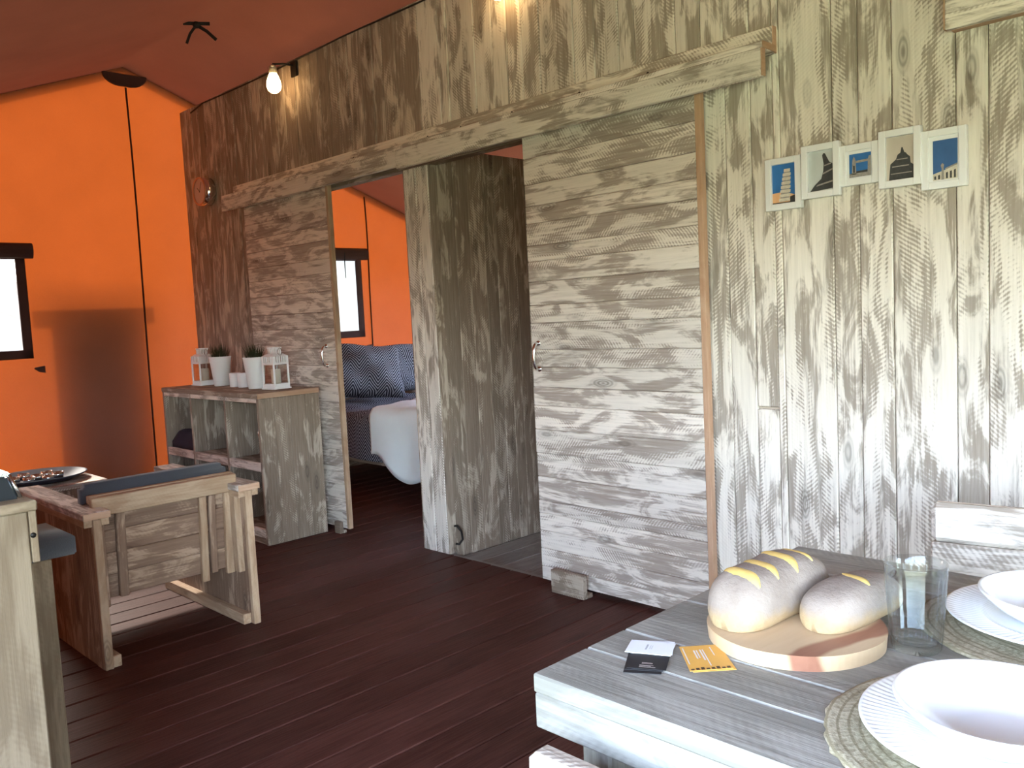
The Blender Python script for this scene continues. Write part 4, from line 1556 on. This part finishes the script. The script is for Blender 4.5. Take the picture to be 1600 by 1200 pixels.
picture(-1.248, -1.120, 1.615, 1.747, 'small white frame with a two-towered bridge against a blue sky', 'pic_blue',
        [('pic_stone', [[(0.12, 0.12), (0.32, 0.12), (0.30, 0.72), (0.22, 0.90), (0.14, 0.72)], [(0.84, 0.14), (1, 0.14), (1, 0.86), (0.90, 0.84), (0.86, 0.70)], [(0.3, 0.60), (0.86, 0.62), (0.86, 0.72), (0.3, 0.70)], [(0, 0), (1, 0), (1, 0.17), (0, 0.17)]]),
         ('pic_dark', [[(0.32, 0.17), (0.84, 0.17), (0.84, 0.27), (0.32, 0.25)], [(0.18, 0.2), (0.26, 0.2), (0.26, 0.5), (0.18, 0.5)]]), ], mat_w=0.010)
picture(-1.118, -0.988, 1.590, 1.769, 'white frame with a dark domed building under a cream sky', 'pic_cream',
        [('pic_dark', [[(0.08, 0.0), (0.98, 0.0), (0.98, 0.30), (0.86, 0.36), (0.84, 0.50), (0.74, 0.56), (0.70, 0.60), (0.64, 0.62), (0.58, 0.74), (0.54, 0.74), (0.50, 0.62), (0.40, 0.58), (0.34, 0.48), (0.14, 0.38)]]),
         ('pic_stone', [[(0.2, 0.30), (0.8, 0.30), (0.8, 0.325), (0.2, 0.325)], [(0.36, 0.46), (0.76, 0.46), (0.76, 0.48), (0.36, 0.48)], [(0.15, 0.14), (0.9, 0.14), (0.9, 0.16), (0.15, 0.16)]])], yoff=0.007)
picture(-0.990, -0.860, 1.568, 1.747, 'white frame with a colonnaded palace below a deep blue sky', 'pic_deep',
        [('pic_light', [[(0.0, 0.0), (1, 0.0), (1, 0.34), (0.5, 0.24), (0.0, 0.16)]]),
         ('pic_dark', [[(0.05 + k * 0.16, 0.02), (0.13 + k * 0.16, 0.02), (0.13 + k * 0.16, 0.11 + k * 0.024), (0.05 + k * 0.16, 0.10 + k * 0.022)] for k in range(6)]),
         ('pic_stone', [[(0.34, 0.0), (0.46, 0.0), (0.44, 0.30), (0.46, 0.38), (0.38, 0.42), (0.32, 0.36), (0.36, 0.28)], [(0.5, 0.24), (1, 0.34), (1, 0.38), (0.5, 0.28)]])], mat_w=0.012)

# ================================================================== WALL CLOCK
ck = thing('wall_clock', 'round copper-rimmed wall clock with a steel case high on the wood wall', 'clock', (-5.80, WY, 2.22))
CKF = T(-5.80, WY - 0.003, 2.212) @ Matrix.Rotation(PI / 2, 4, 'X')
lathe('case', [(0, 0), (0.088, 0), (0.097, 0.004), (0.097, 0.076), (0.0, 0.076)], 'chrome', ck, CKF, 48)
lathe('rim', [(0.086, 0.0765), (0.096, 0.0765), (0.099, 0.082), (0.096, 0.088), (0.087, 0.084)], 'copper', ck, CKF, 48, closed=True)
lathe('dial', [(0, 0.0775), (0.087, 0.0775)], 'clockface', ck, CKF, 40)
for ang, ln in ((0.9, 0.045), (-0.5, 0.068)):
    bm = bmesh.new()
    add_box(bm, (-0.002, -0.008, 0.0785), (0.002, ln, 0.0795))
    bm_obj('hand', bm, 'iron', ck, CKF @ RZm(ang))


# ================================================================== LAMPS
def bulb_lamp(x, y, z, label):
    """hanging bulb: cord, holder with glass collar and a glowing bulb below"""
    t = thing('hanging_bulb', label, 'lamp', (x, y, z), 'bulbs of the string light')
    F = T(x, y, z)
    lathe('glass_bulb', [(0, -0.165), (0.020, -0.162), (0.036, -0.148), (0.043, -0.125), (0.041, -0.098), (0.030, -0.066), (0.022, -0.050), (0.0, -0.050)], 'bulb', t, F, 28)
    lathe('holder', [(0, 0.0), (0.014, -0.002), (0.022, -0.014), (0.024, -0.048), (0.0, -0.049)], 'candle', t, F, 20)
    lathe('collar', [(0.026, -0.012), (0.031, -0.014), (0.033, -0.052), (0.028, -0.052)], 'lantern_glass', t, F, 24, closed=True)
    brk = plank('wall_bracket', (x + 0.01, WY - 0.014, z - 0.06), (x + 0.075, WY - 0.003, z + 0.03), 'iron', t, 'z', 0.004)
    tube('arm', [(x + 0.04, WY - 0.012, z + 0.005), (x + 0.02, WY - 0.06, z + 0.012), (x, y, z + 0.004), (x, y, z - 0.006)], 0.006, 'black', t, 8)
    return t


bulb_lamp(-4.625, 2.70, 2.792, 'glowing bulb hanging at the top of the wood wall above the left door')
bulb_lamp(-2.745, 2.74, 2.800, 'glowing bulb above the right door just beyond the top edge of the picture')
cb = [(-6.0, WY - 0.008, 2.80)]
for k in range(1, 40):
    f = k / 39
    cb.append((-6.0 + 7.5 * f, WY - 0.008, 2.832 - 0.012 * abs(math.sin(f * 12))))
tag(tube('light_cable', cb, 0.005, 'black', None, 6), 'black cable of the string light along the top of the wood wall', 'cable')

# ================================================================== CANVAS DETAILS
# ridge cap at the gable
bm = bmesh.new()
prev = None
rows = []
for k in range(13):
    a = PI + PI * k / 12
    rows.append((0.155 * math.cos(a), 0.105 * math.sin(a)))
vs0 = [bm.verts.new((XE + 0.012, RY + p, RZ + 0.0 - 0.02 * abs(p) / 0.155 - 0.035 + q)) for p, q in rows]
vs1 = [bm.verts.new((XE + 0.030, RY + p, RZ + 0.0 - 0.02 * abs(p) / 0.155 - 0.035 + q)) for p, q in rows]
bm.faces.new(vs0)
bm.faces.new(vs1[::-1])
for k in range(13):
    k2 = (k + 1) % 13
    bm.faces.new((vs0[k], vs0[k2], vs1[k2], vs1[k]))
tag(bm_obj('gable_patch', bm, 'brown', wall_left), 'dark half-round patch at the gable peak')


def canvas_cord(name, y, z0, z1, label):
    pts = []
    for k in range(14):
        f = k / 13
        pts.append((XE + 0.012 + 0.003 * math.sin(f * 9), y + 0.006 * math.sin(f * 5), z1 + (z0 - z1) * f))
    return tag(tube(name, pts, 0.0065, 'cord', wall_left, 6), label)


canvas_cord('canvas_cord', 2.505, 0.12, 3.005, 'dark cord hanging down the orange gable from its peak')
canvas_cord('canvas_cord', 4.52, 0.95, roof_z(4.52) - 0.04, 'dark cord hanging beside the bedroom window')
tag(tube('canvas_cord', [(XE + 0.012, 2.42 + 0.02 * k, 0.20) for k in range(0, 22)], 0.006, 'cord', wall_left, 6), 'short level cord near the foot of the wall')


def small_toggle(y, z, label):
    bm = bmesh.new()
    pr = [(0.03, 0.022), (0.03, -0.026), (-0.005, -0.018), (-0.035, 0.006), (-0.03, 0.014)]
    a = [bm.verts.new((XE + 0.004, y + p, z + q)) for p, q in pr]
    b = [bm.verts.new((XE + 0.020, y + p, z + q)) for p, q in pr]
    bm.faces.new(a)
    bm.faces.new(b[::-1])
    for k in range(5):
        bm.faces.new((a[k], a[(k + 1) % 5], b[(k + 1) % 5], b[k]))
    tag(bm_obj('canvas_toggle', bm, 'brown', wall_left), label)


small_toggle(1.776, 1.033, 'small dark toggle on the orange wall below the living room window')
small_toggle(4.49, 1.02, 'small dark toggle at the end of the cord above the pillows')

# strap tied round the ridge
tie = thing('ridge_tie', 'black webbing strap knotted at the roof ridge with two hanging tails', 'strap', (-5.12, 2.5, 3.12))


def strap(name, pts, w, parent):
    bm = bmesh.new()
    prev = None
    for i, p in enumerate(pts):
        p = Vector(p)
        d = (Vector(pts[min(i + 1, len(pts) - 1)]) - Vector(pts[max(i - 1, 0)])).normalized()
        s = d.cross(Vector((-0.7, 0.7, 0.1))).normalized() * w / 2
        nrm = d.cross(s).normalized() * 0.002
        cur = [bm.verts.new(p + s + nrm), bm.verts.new(p - s + nrm), bm.verts.new(p - s - nrm), bm.verts.new(p + s - nrm)]
        if prev:
            for k in range(4):
                bm.faces.new((prev[k], prev[(k + 1) % 4], cur[(k + 1) % 4], cur[k]))
        else:
            bm.faces.new(cur[::-1])
        prev = cur
    bm.faces.new(prev)
    return bm_obj(name, bm, 'black', parent)


K = Vector((-5.10, 2.475, 3.105))
lathe('knot', [(0, 0.022), (0.018, 0.016), (0.026, 0), (0.018, -0.016), (0, -0.022)], 'black', tie, T(*K), 10)
strap('tail', [K, K + Vector((-0.03, -0.03, -0.05)), K + Vector((-0.055, -0.045, -0.105))], 0.016, tie)
strap('tail', [K, K + Vector((0.04, 0.045, -0.04)), K + Vector((0.075, 0.085, -0.092))], 0.020, tie)
strap('loop', [K + Vector((-0.05, -0.06, 0.012)), K + Vector((0, 0, 0.008)), K + Vector((0.055, 0.06, 0.004))], 0.020, tie)

# iron loop on the partition
hk = [(-3.392, 2.868, 0.145), (-3.375, 2.872, 0.148), (-3.366, 2.892, 0.115), (-3.368, 2.90, 0.07), (-3.378, 2.882, 0.045), (-3.39, 2.868, 0.05)]
tag(tube('iron_loop', hk, 0.006, 'iron', None, 8), 'small dark iron loop low on the partition in the right doorway', 'loop')

# ================================================================== BED
bed = thing('bed', 'double bed under a charcoal herringbone cover in the left room', 'bed', (-5.3, 4.3, 0))
EX0, EX1, EY0, EY1 = -6.22, -4.25, 3.52, 5.12
plank('side_rail', (EX0, EY0, 0.22), (EX1, EY0 + 0.03, 0.36), 'furn', bed, 'x', 0.004)
plank('side_rail', (EX0, EY1 - 0.03, 0.22), (EX1, EY1, 0.36), 'furn', bed, 'x', 0.004)
plank('foot_rail', (EX1 - 0.03, EY0 + 0.03, 0.22), (EX1, EY1 - 0.03, 0.36), 'furn', bed, 'y', 0.004)
plank('head_panel', (EX0, EY0 + 0.03, 0.002), (EX0 + 0.03, EY1 - 0.03, 0.80), 'furn', bed, 'y', 0.004)
for lx in (EX0 + 0.03, EX1 - 0.11):
    for ly in (EY0 + 0.03, EY1 - 0.11):
        plank('leg', (lx, ly, 0.0), (lx + 0.08, ly + 0.08, 0.22), 'furn', bed, 'z', 0.004)
for k in range(10):
    plank('slat', (EX0 + 0.06 + k * 0.19, EY0 + 0.03, 0.30), (EX0 + 0.14 + k * 0.19, EY1 - 0.03, 0.32), 'tan', bed, 'y', 0.002)
cushion('mattress', (1.90, 1.54, 0.24), 'duvet_white', T(-5.235, 4.32, 0.325), bed, 3, 0.05)


def drape(name, x0, x1, y0, y1, top, drop_front, drop_foot, mat, parent, seed, thick=0.02, amp=0.012, wob=0.0, uvs=1.0):
    """bedcover lying on the mattress and hanging over the near side (y0) and the foot (x1)"""
    rnd = random.Random(seed)
    ph = [rnd.uniform(0, 6.28) for _ in range(8)]
    bm = bmesh.new()
    uv = bm.loops.layers.uv.new('UVMap')
    NX, NY = 70, 60
    sx0, sx1 = x0, x1 + drop_foot
    grid = []
    st = {}
    for i in range(NX + 1):
        s = sx0 + (sx1 - sx0) * i / NX
        dfr = drop_front + wob * (0.10 * math.sin(s * 4 + ph[6]) + 0.05 * math.sin(s * 11 + ph[7]))
        row = []
        for j in range(NY + 1):
            t_ = (y0 - dfr) + (y1 - y0 + dfr) * j / NY
            x, y, z = s, t_, top
            r = 0.06
            hang = 0.0
            if t_ < y0 + r:
                d = (y0 + r) - t_
                if d < r * PI / 2:
                    a = d / r
                    y = y0 + r - r * math.sin(a)
                    z = top - r * (1 - math.cos(a))
                else:
                    hang = d - r * PI / 2
                    y = y0 - 0.012 * math.sin(s * 16 + ph[0]) * min(1, hang * 5) - 0.02 * min(1, hang * 3)
                    z = top - r - hang
            if s > x1 - r:
                d = s - (x1 - r)
                if d < r * PI / 2:
                    a = d / r
                    x = x1 - r + r * math.sin(a)
                    z -= r * (1 - math.cos(a))
                else:
                    hg = d - r * PI / 2
                    x = x1 + 0.014 * math.sin(t_ * 15 + ph[1]) * min(1, hg * 5) + 0.01
                    z -= r + hg
            flat = 1 if hang == 0 else 0.4
            z += flat * amp * (math.sin(s * 9 + t_ * 5 + ph[2]) + 0.7 * math.sin(s * 17 - t_ * 13 + ph[3]) + 0.5 * math.sin(t_ * 27 + s * 6 + ph[4]))
            v = bm.verts.new((x, y, max(z, 0.03)))
            st[v] = (s * uvs, t_ * uvs)
            row.append(v)
        grid.append(row)
    for i in range(NX):
        for j in range(NY):
            f = bm.faces.new((grid[i][j], grid[i + 1][j], grid[i + 1][j + 1], grid[i][j + 1]))
            for lp_ in f.loops:
                lp_[uv].uv = st[lp_.vert]
    o = bm_obj(name, bm, mat, parent, None, True)
    md = o.modifiers.new('thickness', 'SOLIDIFY')
    md.thickness = thick
    md.offset = 1.0
    return o


dv = drape('duvet', -6.0, -4.22, 3.50, 5.16, 0.585, 0.30, 0.25, 'herring', None, 3, 0.015, 0.010)
tag(dv, 'charcoal herringbone bedcover hanging over the near side of the bed', 'bedcover')
wt = drape('white_duvet', -4.93, -4.19, 3.47, 5.18, 0.625, 0.36, 0.40, 'duvet_white', None, 8, 0.03, 0.012, 0.8)
tag(wt, 'white duvet turned over the foot of the bed and spilling over its side', 'duvet')


def pillow(name, w, h, t, mat4, mat, label, seed=1):
    rnd = random.Random(seed)
    ph = [rnd.uniform(0, 6.28) for _ in range(4)]
    bm = bmesh.new()
    uv = bm.loops.layers.uv.new('UVMap')
    N = 26
    st = {}
    sides = []
    for sg in (1, -1):
        g = []
        for i in range(N + 1):
            row = []
            for j in range(N + 1):
                u, v = i / N * 2 - 1, j / N * 2 - 1
                e = ((1 - u ** 4) * (1 - v ** 4)) ** 0.55
                pin = 1 - 0.07 * (1 - abs(v) ** 2) * abs(u) ** 3 - 0.0
                pin2 = 1 - 0.07 * (1 - abs(u) ** 2) * abs(v) ** 3
                wr = 0.016 * math.sin(u * 5 + v * 3 + ph[0]) * e + 0.011 * math.sin(v * 9 - u * 4 + ph[1]) * e
                p = bm.verts.new((u * w / 2 * pin, v * h / 2 * pin2, sg * (t / 2 * e + 0.003) + wr))
                st[p] = (u * w / 2, v * h / 2)
                row.append(p)
            g.append(row)
        sides.append(g)
    for g, sg in ((sides[0], 1), (sides[1], -1)):
        for i in range(N):
            for j in range(N):
                q = (g[i][j], g[i + 1][j], g[i + 1][j + 1], g[i][j + 1])
                f = bm.faces.new(q if sg > 0 else q[::-1])
                for lp_ in f.loops:
                    lp_[uv].uv = st[lp_.vert]
    bmesh.ops.remove_doubles(bm, verts=bm.verts, dist=0.0062)
    return tag(bm_obj(name, bm, mat, None, mat4, True), label, 'pillow', 'pillows on the bed')


def lean_m(x, y, z, tilt, yaw, roll=0.0):
    # pillow plane: local x across the bed (world y), local y up, facing the foot (+x)
    B = Matrix(((0, 0, 1, 0), (1, 0, 0, 0), (0, 1, 0, 0), (0, 0, 0, 1)))
    return T(x, y, z) @ RZm(yaw) @ Matrix.Rotation(-tilt, 4, 'Y') @ Matrix.Rotation(roll, 4, 'X') @ B


pillow('pillow', 0.68, 0.47, 0.24, lean_m(-5.70, 3.95, 0.850, math.radians(30), math.radians(-12), math.radians(-7)), 'herring', 'charcoal herringbone pillow leaning in front, nearest the doorway', 1)
pillow('pillow', 0.66, 0.46, 0.20, lean_m(-6.00, 4.62, 0.825, math.radians(26), math.radians(4)), 'herring', 'charcoal herringbone pillow behind on the far side of the bed', 2)
pillow('pillow', 0.62, 0.46, 0.15, lean_m(-6.03, 3.86, 0.825, math.radians(18), 0.0), 'duvet_white', 'pale pillow standing behind the front herringbone pillow', 3)

# ================================================================== OUTDOORS (seen through the window or through its shadow)
oc = thing('storage_cabinet', 'outdoor storage cabinet whose shadow falls on the orange canvas', 'cabinet', (XE - 0.75, 2.18, -0.45))
dxo = 0.36
rise = math.tan(SUN_EL) * dxo
plank('cabinet_body', (XE - dxo - 0.45, 1.872, -0.45), (XE - dxo, 2.497, 1.30 + rise), 'shed', oc, 'z', 0.006)
plank('lid_board', (XE - dxo - 0.03, 1.762, 1.325 + rise), (XE - dxo + 0.02, 2.578, 1.42 + rise), 'shed', oc, 'y', 0.006)
plank('lid', (XE - dxo - 0.45, 1.872, 1.325 + rise), (XE - dxo - 0.031, 2.497, 1.42 + rise), 'shed', oc, 'y', 0.006)
plank('lid_frame', (XE - dxo - 0.45, 1.872, 1.30 + rise), (XE - dxo, 2.497, 1.325 + rise), 'shed', oc, 'y', 0.003)

nt_ = thing('neighbouring_tent', 'pale grey ridge tent on the lawn seen through the living room window', 'tent', (-21, 2.6, -0.45))
bm = bmesh.new()
pr = [(-2.6, 0), (2.6, 0), (2.4, 1.6), (0, 2.75), (-2.4, 1.6)]
a = [bm.verts.new((-24, 3.3 + p, -0.45 + q)) for p, q in pr]
b = [bm.verts.new((-18, 3.3 + p, -0.45 + q)) for p, q in pr]
bm.faces.new(a)
bm.faces.new(b[::-1])
for k in range(5):
    bm.faces.new((a[k], a[(k + 1) % 5], b[(k + 1) % 5], b[k]))
bm_obj('tent_walls', bm, 'tentgrey', nt_)
bm = bmesh.new()
a = [bm.verts.new((x, 3.3 + p, -0.45 + q)) for x in (-24.3, -17.7) for p, q in ((-2.9, 1.42), (0, 2.82), (2.9, 1.42))]
bm.faces.new((a[0], a[1], a[4], a[3]))
bm.faces.new((a[1], a[2], a[5], a[4]))
ro = bm_obj('tent_roof', bm, 'tentgrey', nt_)
md = ro.modifiers.new('thickness', 'SOLIDIFY')
md.thickness = 0.03
